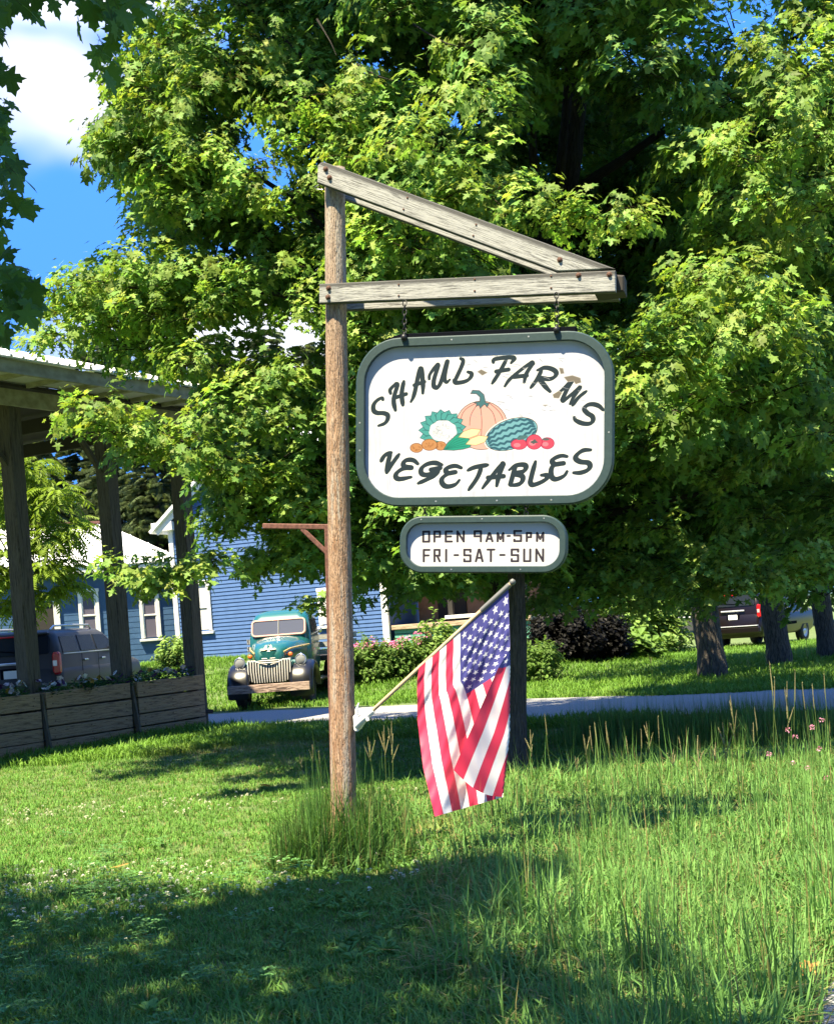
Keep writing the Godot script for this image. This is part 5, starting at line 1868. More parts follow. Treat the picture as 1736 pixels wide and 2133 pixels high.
# ==================================================================== flag
func flag_texture() -> ImageTexture:
	var w := 780
	var h := 416
	var im := Image.create(w, h, false, Image.FORMAT_RGB8)
	var red = Color(0.62, 0.028, 0.09).linear_to_srgb()
	var white = Color(0.80, 0.80, 0.82).linear_to_srgb()
	var blue = Color(0.055, 0.055, 0.26).linear_to_srgb()
	for k in 13:
		im.fill_rect(Rect2i(0, k * 32, w, 32), red if k % 2 == 0 else white)
	var cw = int(w * 0.40)
	im.fill_rect(Rect2i(0, 0, cw, 7 * 32), blue)
	for row in 9:
		var n = 6 if row % 2 == 0 else 5
		for k in n:
			var c = Vector2(cw * ((k + 0.5) / 6.0 if n == 6 else (k + 1.0) / 6.0), 224.0 * (row + 0.75) / 9.5)
			var s := PackedVector2Array()
			for j in 10:
				var r = 14.0 if j % 2 == 0 else 5.6
				var a = TAU * j / 10.0 - PI
				s.append(c + Vector2(cos(a), sin(a)) * r)
			cv_poly(im, s, white)
	for k in 12:                               # stitching
		for x in w:
			im.set_pixel(x, (k + 1) * 32, im.get_pixel(x, (k + 1) * 32).lerp(Color(0.4, 0.35, 0.4), 0.25))
	return ImageTexture.create_from_image(im)

func table(t, rows: Array):                # smooth lookup in rows [t, x, y, depth]
	for i in rows.size() - 1:
		if t <= rows[i + 1][0] or i == rows.size() - 2:
			var k = clampf((t - rows[i][0]) / (rows[i + 1][0] - rows[i][0]), 0.0, 1.0)
			return Vector3(lerpf(rows[i][1], rows[i + 1][1], k), lerpf(rows[i][2], rows[i + 1][2], k), lerpf(rows[i][3], rows[i + 1][3], k))

func build_flag():
	# staff in its white bracket
	var root = at(742, 1508, 9.30)
	var s = thing("flag_staff", "light wooden flag staff held by a white bracket on the pole", "flagpole", root)
	var st := st_new()
	var p0 = at(754, 1500, 9.22) - root
	var p1 = at(1066, 1213, 8.92) - root
	tube(st, [p0, p0.lerp(p1, 0.5), p1], [0.0125, 0.013, 0.0135], 10, true, 1.0)
	put("staff", st, M.staff, s)
	st = st_new()
	tube(st, [p0.lerp(p1, 0.80), p0.lerp(p1, 0.985)], [0.0175, 0.0175], 12)
	put("sleeve", st, M.sleeve, s)
	st = st_new()
	var dir = (p1 - p0).normalized()
	lathe(st, Transform3D(Basis(dir.cross(Vector3(0, 0, 1)).normalized(), dir, dir.cross(Vector3(0, 0, 1)).normalized().cross(dir)), p1), [Vector2(0, -0.014), Vector2(0.017, -0.012), Vector2(0.021, 0.004), Vector2(0.017, 0.018), Vector2(0, 0.024)], 12)
	put("finial", st, M.sleeve, s)
	st = st_new()
	var bp = at(741, 1506, 9.36) - root
	box_at(st, bp + Vector3(0.004, 0.0, 0.02), Vector3(0.035, 0.11, 0.07), 0.008)
	tube(st, [bp + Vector3(0.012, -0.02, 0.03), p0 + dir * 0.01, p0 + dir * 0.10], [0.030, 0.026, 0.021], 12)
	tube(st, [p0 + dir * 0.04 + Vector3(0, 0, 0.01), p0 + dir * 0.04 + Vector3(0.01, -0.03, 0.02)], [0.012, 0.012], 8)
	tube(st, [bp + Vector3(0.01, 0.05, 0.02), bp + Vector3(0.016, 0.10, 0.025), bp + Vector3(0.03, 0.135, 0.02)], [0.010, 0.008, 0.004], 8)
	put("bracket", st, M.white_plastic, s)
	# cloth: rows across the hoist, from the staff down to the fly; the upper part is folded over towards the front
	var LL = [[0.0, 872, 1391, 9.09], [0.12, 868, 1420, 9.10], [0.4, 869, 1500, 9.10], [0.7, 881, 1600, 9.08], [1.0, 905, 1701, 9.03]]
	var RR = [[0.0, 1058, 1226, 8.925], [0.06, 1062, 1262, 8.93], [0.4, 1063, 1384, 8.97], [0.7, 1062, 1530, 9.0], [1.0, 1048, 1660, 9.02]]
	var TT = [[0.0, 1058, 1226, 8.925], [0.30, 1062, 1352, 8.94], [0.40, 1037, 1391, 8.93], [0.5, 1019, 1432, 8.92], [0.7, 986, 1508, 8.91], [0.85, 962, 1562, 8.91], [1.0, 944, 1604, 8.92]]
	var f = thing("flag", "stars and stripes flag hanging from the staff with its upper edge folded over", "flag", at(960, 1450, 9.0))
	var nu := 56
	var nt := 78
	var grid = []
	for i in nu + 1:
		var u = float(i) / nu
		var L = table(u, LL)
		var R = table(u, RR)
		var T = table(u, TT)
		var sfold = 0.02 if u <= 0.3 else 0.02 + 5.1 * pow((u - 0.3) / 0.7, 0.62)
		var row = []
		for j in nt + 1:
			var t = 13.0 * j / nt
			var q
			var m = 13.0 - sfold
			var dz = 0.0
			if t <= m:
				var k = t / m
				q = L.lerp(R, k)
				dz += 0.034 * sin(k * 10.0 + u * 3.2) * smoothstep(0.05, 0.5, u) * (1.0 - smoothstep(0.85, 1.0, k))
				dz -= 0.12 * smoothstep(0.38, 0.9, u) * pow(maxf(0.0, 1.0 - k / 0.50), 1.5)
				dz += 0.06 * sin(PI * k) * u
				# sag below the staff
				q.y += 10.0 * sin(PI * k) * (1.0 - u) * smoothstep(0.0, 0.3, u)
			else:
				var k = (t - m) / sfold
				q = R.lerp(T, k)
				dz += 0.012 * sin(k * 6.0 + u * 7.0) * u
				q.y += 16.0 * sin(PI * k) * u * u
			dz += 0.0060 * sin(u * 46.0 + t * 2.4) * sin(t * 1.7 + u * 9.0) * smoothstep(0.0, 0.15, u)
			row.append([at(q.x, q.y, q.z + dz) - f.position, Vector2(u, 1.0 - t / 13.0)])
		grid.append(row)
	# the little curl at the lower right corner
	st = st_new()
	st.set_smooth_group(0)
	for i in nu:
		for j in nt:
			for e in [[i, j], [i, j + 1], [i + 1, j + 1], [i, j], [i + 1, j + 1], [i + 1, j]]:
				st.set_uv(grid[e[0]][e[1]][1])
				st.add_vertex(grid[e[0]][e[1]][0])
	var m := StandardMaterial3D.new()
	m.albedo_texture = flag_texture()
	m.roughness = 0.55
	m.rim_enabled = true
	m.rim = 0.3
	m.backlight_enabled = true
	m.backlight = Color(0.35, 0.35, 0.35).linear_to_srgb()
	m.texture_repeat = false
	put("cloth", st, m, f)

func build_bracket_post():
	var d = 11.6
	var foot = on_ground(697, 1703)
	d = -foot.z
	var h = thing("bracket_post", "brown steel arm bracket on a thin post hidden behind the wooden pole", "sign bracket", foot)
	var st := st_new()
	var top = at(683, 1092, d) - foot
	board(st, Vector3(0, -0.05, 0), top, 0.06, 0.06, Vector3(0, 0, 1))
	put("post", st, M.rust, h)
	st = st_new()
	board(st, at(547, 1096, d) - foot, at(690, 1098, d) - foot, 0.045, 0.05)
	put("arm", st, M.rust, h)
	st = st_new()
	board(st, at(628, 1101, d) - foot, at(683, 1154, d) - foot, 0.042, 0.045)
	put("strut", st, M.rust, h)

# ==================================================================== vehicles
func y_ring(hw, z0, z1, y, r, n = 4) -> Array:   # level rounded rectangle, wound for a loft that goes up
	var o = []
	var zc = (z0 + z1) * 0.5
	for p in rounded_rect(hw * 2.0, absf(z1 - z0), minf(r, minf(hw, absf(z1 - z0) * 0.5) * 0.95), n):
		o.append(Vector3(p.x, y, zc - p.y))
	return o

func wheel(parent, c: Vector3, r, w, rim_mat, side):
	var st := st_new()
	var xf = Transform3D(Basis(Vector3(0, 0, 1), -PI / 2 * side), c)
	lathe(st, xf, [Vector2(r * 0.62, -w * 0.5), Vector2(r * 0.94, -w * 0.5), Vector2(r, -w * 0.34), Vector2(r, w * 0.34), Vector2(r * 0.94, w * 0.5), Vector2(r * 0.62, w * 0.5)], 26)
	var t = put("wheel", st, M.tyre, parent)
	st = st_new()
	lathe(st, xf, [Vector2(r * 0.63, w * 0.30), Vector2(r * 0.60, w * 0.46), Vector2(r * 0.50, w * 0.28), Vector2(r * 0.24, w * 0.34), Vector2(r * 0.16, w * 0.48), Vector2(0, w * 0.5)], 20)
	put("rim", st, rim_mat, t)

func build_truck():
	var d = 29.2
	var o = at(565, 1473, d)
	var base = Vector3(o.x + 0.06, land(o.x, o.z), o.z)
	var h = thing("old_truck", "teal 1940s farm truck with black fenders and pale vertical grille bars", "truck", base, deg_to_rad(-6.0))
	var st := st_new()
	# cab
	var rings = []
	for r in [[0.70, 0.66, -1.00, -2.30], [1.10, 0.69, -0.98, -2.32], [1.44, 0.68, -1.00, -2.32], [1.62, 0.655, -1.06, -2.30], [1.84, 0.625, -1.15, -2.26], [1.95, 0.57, -1.24, -2.18], [2.02, 0.46, -1.38, -2.06], [2.05, 0.28, -1.55, -1.9]]:
		rings.append(y_ring(r[1], r[2], r[3], r[0], 0.20, 6))
	loft(st, rings)
	var cab = put("cab", st, M.teal, h)
	# windscreen: frame, two panes, bar
	var xf = Transform3D(Basis(Vector3.RIGHT, deg_to_rad(-19.0)), Vector3(0, 1.665, -1.055))
	st = st_new()
	frame_ring(st, xf, 1.20, 0.385, 0.10, 0.035, -0.10, 0.022, 0.0, 0.006)
	put("windscreen_frame", st, M.salmon, cab)
	for s in [-1, 1]:
		st = st_new()
		box_at(st, Vector3.ZERO, Vector3(0.001, 0.001, 0.001), 0.0001)
		st = st_new()
		bbox(st, xf * Transform3D(Basis(), Vector3(s * 0.285, 0, 0.004)), Vector3(0.55, 0.335, 0.008), 0.002)
		put("windscreen_pane", st, M.screen if M.has("screen") else screen_glass(), cab)
	st = st_new()
	bbox(st, xf * Transform3D(Basis(), Vector3(0, 0, 0.015)), Vector3(0.024, 0.36, 0.02), 0.004)
	put("windscreen_bar", st, M.chrome, cab)
	for s in [-1, 1]:                          # side windows and door seams
		st = st_new()
		board(st, Vector3(s * 0.648, 1.66, -1.34), Vector3(s * 0.648, 1.66, -1.98), 0.32, 0.05, Vector3(-s * 0.15, 1, 0))
		put("side_window", st, M.glass, cab)
		st = st_new()
		tube(st, [Vector3(s * 0.70, 1.28, -1.85), Vector3(s * 0.73, 1.28, -1.9), Vector3(s * 0.73, 1.28, -2.0)], [0.012, 0.012, 0.010], 6)
		put("door_handle", st, M.chrome, cab)
	st = st_new()
	tube(st, [Vector3(0.70, 1.46, -1.12), Vector3(0.86, 1.52, -1.08)], [0.009, 0.009], 6)
	lathe(st, Transform3D(Basis(Vector3.RIGHT, PI / 2), Vector3(0.88, 1.55, -1.10)), [Vector2(0, -0.02), Vector2(0.065, -0.01), Vector2(0.07, 0.012), Vector2(0, 0.014)], 14)
	put("mirror", st, M.chrome, cab)
	# bonnet
	st = st_new()
	rings = []
	for r in [[-1.08, 0.62, 1.49], [-0.75, 0.565, 1.465], [-0.40, 0.475, 1.42], [-0.10, 0.39, 1.36], [0.07, 0.325, 1.29], [0.17, 0.265, 1.20], [0.20, 0.20, 1.12]]:
		var q = []
		for p in [[1.0, 0.0], [1.0, 0.62], [0.94, 0.80], [0.76, 0.92], [0.42, 0.985], [0.0, 1.0], [-0.42, 0.985], [-0.76, 0.92], [-0.94, 0.80], [-1.0, 0.62], [-1.0, 0.0]]:
			q.append(Vector3(p[0] * r[1], lerpf(0.84, r[2], p[1]), r[0]))
		rings.append(q)
	loft(st, rings)
	var hood = put("bonnet", st, M.teal, h)
	st = st_new()
	board(st, Vector3(0, 1.485, -1.0), Vector3(0, 1.30, 0.10), 0.02, 0.03)
	put("centre_strip", st, M.teal, hood)
	for s in [-1, 1]:
		st = st_new()
		for e in [[Vector3(s * 0.30, 1.145, 0.10), Vector3(s * 0.405, 1.205, -0.10)], [Vector3(s * 0.405, 1.205, -0.10), Vector3(s * 0.495, 1.225, -0.40)], [Vector3(s * 0.495, 1.225, -0.40), Vector3(s * 0.64, 1.255, -1.05)]]:
			board(st, e[0] + Vector3(s * 0.012, 0, 0), e[1] + Vector3(s * 0.012, 0, 0), 0.038, 0.02)
		put("side_strip", st, M.gold, hood)
	for s in [-1, 1]:                          # winged badge
		st = st_new()
		var wxf = Transform3D(Basis(Vector3.RIGHT, deg_to_rad(-38.0)), Vector3(0, 1.235, 0.165))
		var pts := PackedVector2Array()
		for q in [[0.012, -0.02], [0.09, -0.045], [0.165, -0.03], [0.155, -0.005], [0.09, -0.012], [0.075, 0.05], [0.045, 0.095], [0.030, 0.055], [0.028, 0.01]]:
			pts.append(Vector2(q[0] * s, q[1]))
		prism(st, wxf, pts, -0.01, 0.012, 0.0)
		put("winged_badge", st, M.gold, hood)
	st = st_new()
	for k in 6:                                # bonnet bars
		var y = 0.945 + 0.044 * k
		var pts = []
		var rr = []
		var hw = lerpf(0.19, 0.275, sqrt(k / 5.0))
		for j in 11:
			var x = lerpf(-hw, hw, j / 10.0)
			pts.append(Vector3(x, y, 0.245 - 0.9 * x * x - 0.018 * k))
			rr.append(0.0125)
		tube(st, pts, rr, 6)
	put("bonnet_bars", st, M.grille_paint, hood)
	st = st_new()
	rings = []
	for r in [[0.90, 0.13], [0.95, 0.19], [1.05, 0.245], [1.18, 0.275]]:
		var q = []
		for j in 12:
			var a = TAU * j / 12.0
			q.append(Vector3(cos(a) * r[1] * 1.04, r[0], 0.02 - sin(a) * 0.205))
		rings.append(q)
	loft(st, rings)
	put("nose", st, M.teal, hood)
	# catwalk between bonnet and fenders
	st = st_new()
	bbox(st, Transform3D(Basis(), Vector3(0, 0.90, -0.52)), Vector3(1.15, 0.14, 1.12), 0.05)
	bbox(st, Transform3D(Basis(), Vector3(0, 0.76, 0.06)), Vector3(0.98, 0.46, 0.16), 0.06)
	put("apron", st, M.teal, h)
	# radiator grille
	st = st_new()
	box_at(st, Vector3(0, 0.755, 0.155), Vector3(0.90, 0.44, 0.05), 0.02)
	var g = put("grille", st, M.black_paint, h)
	for k in 17:
		var x = lerpf(-0.445, 0.445, k / 16.0)
		var top = 0.90 + 0.11 * smoothstep(0.08, 0.34, absf(x))
		var low = 0.535 + 0.05 * smoothstep(0.30, 0.45, absf(x))
		st = st_new()
		tube(st, [Vector3(x, top, 0.19), Vector3(x, (top + low) * 0.5, 0.215), Vector3(x * 0.97, low, 0.195)], [0.0135, 0.0145, 0.012], 7)
		put("grille_bar", st, M.grille_paint, g)
	st = st_new()
	tube(st, [Vector3(-0.46, 1.0, 0.17), Vector3(-0.30, 0.995, 0.19), Vector3(-0.15, 0.92, 0.2), Vector3(0, 0.895, 0.2), Vector3(0.15, 0.92, 0.2), Vector3(0.30, 0.995, 0.19), Vector3(0.46, 1.0, 0.17)], [0.014, 0.014, 0.014, 0.014, 0.014, 0.014, 0.014], 7)
	put("grille_frame", st, M.grille_paint, g)
	# fenders: a section swept over the wheel
	for s in [-1, 1]:
		st = st_new()
		rings = []
		for k in 19:
			var a = deg_to_rad(-18.0 + 200.0 * k / 18.0)
			var out = 0.575 + 0.05 * cos(a)
			var q = []
			for e in [[0.43, 0.84], [0.43, 0.97], [0.50, 1.0], [0.70, 1.0], [0.84, 0.97], [0.905, 0.90], [0.915, 0.80], [0.90, 0.70]]:
				var rr = out * e[1]
				q.append(Vector3(s * e[0], 0.40 + sin(a) * rr * 0.98, -0.28 + cos(a) * rr))
			if s > 0:
				q.reverse()
			rings.append(q)
		loft(st, rings, true, true)
		put("fender", st, M.black_paint, h)
		st = st_new()
		var hx = Transform3D(Basis(Vector3.RIGHT, PI / 2), Vector3(s * 0.65, 0.965, 0.02))
		lathe(st, hx, [Vector2(0.0, -0.20), Vector2(0.06, -0.16), Vector2(0.10, -0.06), Vector2(0.118, 0.03), Vector2(0.118, 0.05), Vector2(0.103, 0.055)], 20)
		var hl = put("headlight", st, M.black_paint, h)
		st = st_new()
		lathe(st, hx, [Vector2(0.118, 0.028), Vector2(0.124, 0.045), Vector2(0.112, 0.064), Vector2(0.100, 0.056)], 20)
		put("headlight_rim", st, M.chrome, hl)
		st = st_new()
		lathe(st, hx, [Vector2(0.104, 0.050), Vector2(0.07, 0.066), Vector2(0.03, 0.072), Vector2(0, 0.073)], 16)
		put("lens", st, M.lens, hl)
		st = st_new()
		tube(st, [Vector3(s * 0.65, 1.075, 0.0), Vector3(s * 0.65, 1.098, -0.02), Vector3(s * 0.65, 1.10, -0.06)], [0.010, 0.013, 0.006], 8)
		put("lamp_bullet", st, M.chrome, hl)
		st = st_new()
		lathe(st, Transform3D(Basis(Vector3.RIGHT, PI / 2), Vector3(s * 0.43, 1.085, 0.0)), [Vector2(0, -0.03), Vector2(0.045, -0.02), Vector2(0.05, 0.01), Vector2(0.03, 0.025), Vector2(0, 0.03)], 12)
		put("marker_lamp", st, M.amber, h)
		wheel(h, Vector3(s * 0.70, 0.40, -0.28), 0.41, 0.20, M.rust, s)
		wheel(h, Vector3(s * 0.74, 0.42, -3.4), 0.43, 0.34, M.rust, s)
	st = st_new()
	bbox(st, Transform3D(Basis(), Vector3(0, 0.425, 0.40)), Vector3(1.73, 0.175, 0.05), 0.008)
	var bm = put("bumper", st, M.truck_bumper, h)
	st = st_new()
	for s in [-1, 1]:
		board(st, Vector3(s * 0.38, 0.42, 0.37), Vector3(s * 0.38, 0.46, -0.4), 0.10, 0.05)
	put("bumper_iron", st, M.dark_wood, bm)
	st = st_new()
	board(st, Vector3(-0.36, 0.50, -0.2), Vector3(-0.36, 0.50, -5.0), 0.14, 0.07)
	board(st, Vector3(0.36, 0.50, -0.2), Vector3(0.36, 0.50, -5.0), 0.14, 0.07)
	tube(st, [Vector3(-0.7, 0.40, -0.28), Vector3(0.7, 0.40, -0.28)], [0.05, 0.05], 8)
	put("chassis", st, M.dark_wood, h)
	for s in [-1, 1]:
		st = st_new()
		bbox(st, Transform3D(Basis(), Vector3(s * 0.80, 0.50, -1.55)), Vector3(0.26, 0.05, 1.5), 0.015)
		put("running_board", st, M.black_paint, h)
	st = st_new()
	bbox(st, Transform3D(Basis(), Vector3(0, 0.90, -3.9)), Vector3(2.15, 0.12, 2.9), 0.01)
	var bed = put("load_bed", st, M.dark_wood, h)
	for k in 3:
		for s in [-1, 1]:
			st = st_new()
			board(st, Vector3(s * 1.04, 1.04 + 0.17 * k, -2.5), Vector3(s * 1.04, 1.04 + 0.17 * k, -5.3), 0.12, 0.03)
			put("side_plank", st, M.worn, bed)
		st = st_new()
		board(st, Vector3(-1.0, 1.04 + 0.17 * k, -2.47), Vector3(1.0, 1.04 + 0.17 * k, -2.47), 0.12, 0.03)
		put("head_plank", st, M.worn, bed)

func screen_glass() -> StandardMaterial3D:
	M.screen = plain(Color(0.075, 0.085, 0.13), 0.08)
	M.screen.metallic_specular = 0.7
	return M.screen

func big_suv(called, label, where: Vector3, turn, paint, scale) -> Node3D:
	var h = thing(called, label, "car", where, turn)
	h.scale = Vector3.ONE * scale
	var st := st_new()
	var rings = []
	for r in [[0.36, 0.90, -0.02, -5.0], [0.46, 0.97, 0.06, -5.14], [0.72, 1.0, 0.08, -5.2], [1.02, 1.0, 0.03, -5.18], [1.12, 0.985, 0.0, -5.10], [1.20, 0.93, -0.02, -4.9]]:
		rings.append(y_ring(r[1], r[2], r[3], r[0], 0.22, 5))
	loft(st, rings)
	rings = []
	for r in [[1.05, 0.985, 0.0, -3.95], [1.42, 0.965, -0.02, -3.80], [1.62, 0.905, -0.08, -3.45], [1.80, 0.845, -0.15, -3.12], [1.88, 0.78, -0.22, -2.95], [1.92, 0.62, -0.40, -2.7]]:
		rings.append(y_ring(r[1], r[2], r[3], r[0], 0.16, 5))
	loft(st, rings)
	var body = put("body", st, paint, h)
	for s in [-1, 1]:
		var y = Vector3(-s * 0.128, 0.42, 0).normalized()
		var x = Vector3(0, 0, -1)
		var z = x.cross(y)
		if s < 0:
			x = Vector3(0, 0, 1)
			z = x.cross(y)
		var xf = Transform3D(Basis(x, y, z), Vector3(s * 0.968, 1.42, 0))
		for w in [[[0.28, 0.02, 1.18, 0.02, 1.14, 0.36, 0.36, 0.36], 0], [[1.30, 0.02, 2.16, 0.02, 2.16, 0.37, 1.34, 0.37], 1], [[2.28, 0.02, 3.55, 0.02, 3.40, 0.12, 2.95, 0.36, 2.28, 0.37], 2]]:
			var pts := PackedVector2Array()
			for k in range(0, w[0].size(), 2):
				pts.append(Vector2(w[0][k] * s, w[0][k + 1]))
			st = st_new()
			prism(st, xf, pts, -0.05, 0.012, 0.005)
			put("side_window", st, M.glass, body)
		st = st_new()
		bbox(st, Transform3D(Basis(), Vector3(s * 0.972, 1.415, -1.95)), Vector3(0.02, 0.022, 3.3), 0.005)
		put("belt_trim", st, M.silver, body)
		for e in [1.24, 2.22]:
			st = st_new()
			bbox(st, Transform3D(Basis(), Vector3(s * 0.998, 1.0, -e)), Vector3(0.008, 0.80, 0.012), 0.002)
			put("door_seam", st, M.matte_black, body)
		for e in [1.45, 2.5]:
			st = st_new()
			bbox(st, Transform3D(Basis(), Vector3(s * 1.002, 1.26, -e)), Vector3(0.05, 0.035, 0.20), 0.01)
			put("door_handle", st, M.chrome, body)
		st = st_new()
		rings = []
		bbox(st, Transform3D(Basis(), Vector3(s * 0.925, 1.24, -0.03)), Vector3(0.15, 0.44, 0.17), 0.035)
		var tl = put("tail_light", st, M.red_lens, body)
		st = st_new()
		bbox(st, Transform3D(Basis(), Vector3(s * 0.915, 1.24, 0.058)), Vector3(0.085, 0.11, 0.012), 0.004)
		put("reverse_lamp", st, M.silver, tl)
		st = st_new()
		bbox(st, Transform3D(Basis(), Vector3(s * 1.08, 1.48, -3.35)), Vector3(0.22, 0.16, 0.10), 0.03)
		put("mirror", st, paint, body)
		st = st_new()
		tube(st, [Vector3(s * 0.70, 1.91, -0.35), Vector3(s * 0.72, 1.985, -0.5), Vector3(s * 0.74, 1.99, -1.6), Vector3(s * 0.72, 1.985, -2.5), Vector3(s * 0.70, 1.90, -2.68)], [0.018, 0.02, 0.02, 0.02, 0.018], 8)
		put("roof_rail", st, M.silver, body)
		st = st_new()
		bbox(st, Transform3D(Basis(), Vector3(s * 1.005, 0.72, -2.2)), Vector3(0.025, 0.10, 2.1), 0.01)
		put("side_moulding", st, M.matte_black, body)
		wheel(h, Vector3(s * 0.86, 0.38, -1.05), 0.39, 0.26, M.silver, s)
		wheel(h, Vector3(s * 0.86, 0.38, -4.15), 0.39, 0.26, M.silver, s)
	var rx = Transform3D(Basis(Vector3.RIGHT, deg_to_rad(-14.0)), Vector3(0, 1.62, -0.055))
	st = st_new()
	prism(st, rx, rounded_rect(1.56, 0.38, 0.06, 4), -0.05, 0.012, 0.005)
	put("rear_window", st, M.glass, body)
	st = st_new()
	bbox(st, Transform3D(Basis(), Vector3(0, 1.845, -0.14)), Vector3(1.5, 0.045, 0.14), 0.015)
	put("spoiler", st, paint, body)
	st = st_new()
	bbox(st, Transform3D(Basis(), Vector3(-0.15, 1.815, -0.075)), Vector3(0.42, 0.03, 0.03), 0.006)
	put("brake_light", st, M.red_lens, body)
	st = st_new()
	bbox(st, Transform3D(Basis(), Vector3(0, 0.62, 0.10)), Vector3(1.94, 0.24, 0.16), 0.05)
	put("bumper", st, paint, body)
	st = st_new()
	bbox(st, Transform3D(Basis(), Vector3(0, 0.76, 0.13)), Vector3(1.80, 0.03, 0.12), 0.01)
	put("step_pad", st, M.silver, body)
	st = st_new()
	bbox(st, Transform3D(Basis(), Vector3(0, 1.28, 0.035)), Vector3(0.84, 0.05, 0.04), 0.015)
	put("lift_handle", st, M.silver, body)
	st = st_new()
	bbox(st, Transform3D(Basis(), Vector3(0, 1.08, 0.026)), Vector3(0.46, 0.22, 0.02), 0.01)
	var rec = put("plate_recess", st, M.matte_black, body)
	st = st_new()
	bbox(st, Transform3D(Basis(), Vector3(0, 1.07, 0.042)), Vector3(0.32, 0.16, 0.012), 0.003)
	put("licence_plate", st, M.white_plastic, rec)
	st = st_new()
	bbox(st, Transform3D(Basis(Vector3(0, 0, 1), -0.1), rx * Vector3(-0.1, -0.10, 0.03)), Vector3(0.62, 0.018, 0.015), 0.004)
	put("rear_wiper", st, M.matte_black, body)
	return h

func build_suv():
	var p = at(128, 1400, 28.4)
	big_suv("parked_suv", "grey sport utility vehicle behind the pavilion posts and flower boxes", Vector3(p.x - 1.0, land(p.x, -28.4), -28.4), deg_to_rad(-6.6), M.suv_paint, 1.03)

func build_right_cars():
	var p = on_ground(1531, 1352)
	big_suv("dark_red_car", "dark maroon sport utility vehicle partly hidden by a maple trunk on the right", Vector3(p.x, 0, p.z), deg_to_rad(-35.0), M.maroon, 0.90)
	p = on_ground(1420, 1352)
	var h = thing("utility_trailer", "low dark utility trailer showing left of the thick grey maple trunk", "trailer", Vector3(p.x, 0, p.z), deg_to_rad(-12.0))
	var st := st_new()
	box_at(st, Vector3(0, 0.78, -0.9), Vector3(1.75, 0.42, 1.9), 0.02)
	var b = put("box", st, M.trailer, h)
	st = st_new()
	box_at(st, Vector3(0, 1.02, -0.9), Vector3(1.8, 0.06, 1.95), 0.02)
	put("top_rail", st, M.silver, b)
	st = st_new()
	box_at(st, Vector3(-0.75, 0.55, 0.08), Vector3(0.16, 0.09, 0.03))
	put("reflector", st, M.amber, b)
	for s in [-1, 1]:
		wheel(h, Vector3(s * 0.98, 0.30, -1.0), 0.30, 0.18, M.silver, s)

# ==================================================================== shrubs, weeds, grass
func shrub_spray(col: Color, length, width, n = 12) -> ArrayMesh:
	var st := st_new()
	for k in n:
		var a = rf(0, TAU)
		var p = Vector3(rf(-0.02, 0.02), k * 0.30 / n, rf(-0.02, 0.02))
		leaf_blade(st, p, Vector3(cos(a), rf(-0.1, 0.7), sin(a)).normalized(), length * rf(0.7, 1.2), width * rf(0.8, 1.2), col * rf(0.7, 1.35))
	st.set_color(col * 0.6)
	tube(st, [Vector3(0, -0.1, 0), Vector3(0, 0.30, 0)], [0.006, 0.003], 4, false)
	return mesh_of(st)

func shrub(called, label, base: Vector3, size: Vector3, n, mesh, scale, group = "", tone = Color(1, 1, 1)) -> Node3D:
	var h = thing(called, label, "shrub", base, 0.0, group)
	var pl = []
	var tn = []
	for k in n:
		var d = Vector3(rf(-1, 1), rf(-0.2, 1), rf(-1, 1))
		d = d / maxf(d.length(), 0.3) * pow(rng.randf(), 0.45)
		var p = Vector3(d.x * size.x * 0.5, 0.05 + maxf(0.0, d.y) * size.y * (0.85 + 0.2 * fbm.get_noise_2d(p_seed(base, d), d.z * 9.0)), d.z * size.z * 0.5)
		var up = (Vector3.UP * 0.8 + Vector3(d.x, 0, d.z) * 0.8 + Vector3(rf(-1, 1), 0, rf(-1, 1)) * 0.3).normalized()
		var x = up.cross(Vector3(rf(-1, 1), 0.1, rf(-1, 1))).normalized()
		pl.append(Transform3D(Basis(x, up, x.cross(up)).scaled(Vector3.ONE * scale * rf(0.8, 1.25)), p))
		tn.append(tone * rf(0.8, 1.2))
	var st := st_new()
	for k in 5:
		var a = rf(0, TAU)
		tube(st, [Vector3(cos(a) * 0.05, -0.1, sin(a) * 0.05), Vector3(cos(a) * size.x * 0.2, size.y * 0.45, sin(a) * size.z * 0.2), Vector3(cos(a) * size.x * 0.3, size.y * 0.75, sin(a) * size.z * 0.3)], [0.022, 0.014, 0.006], 5, false)
	put("stem", st, M.bark, h)
	stuff(many("foliage", mesh, M.leaf, pl, tn, h))
	return h

func p_seed(b, d) -> float:
	return b.x * 3.0 + d.x * 9.0

func ground_spot(px, py) -> Vector3:       # where the sight line meets the uneven ground
	var y := 0.0
	var p = on_ground(px, py, y)
	for k in 12:
		y = lerpf(y, land(p.x, p.z), 0.6)
		p = on_ground(px, py, y)
	return Vector3(p.x, land(p.x, p.z), p.z)

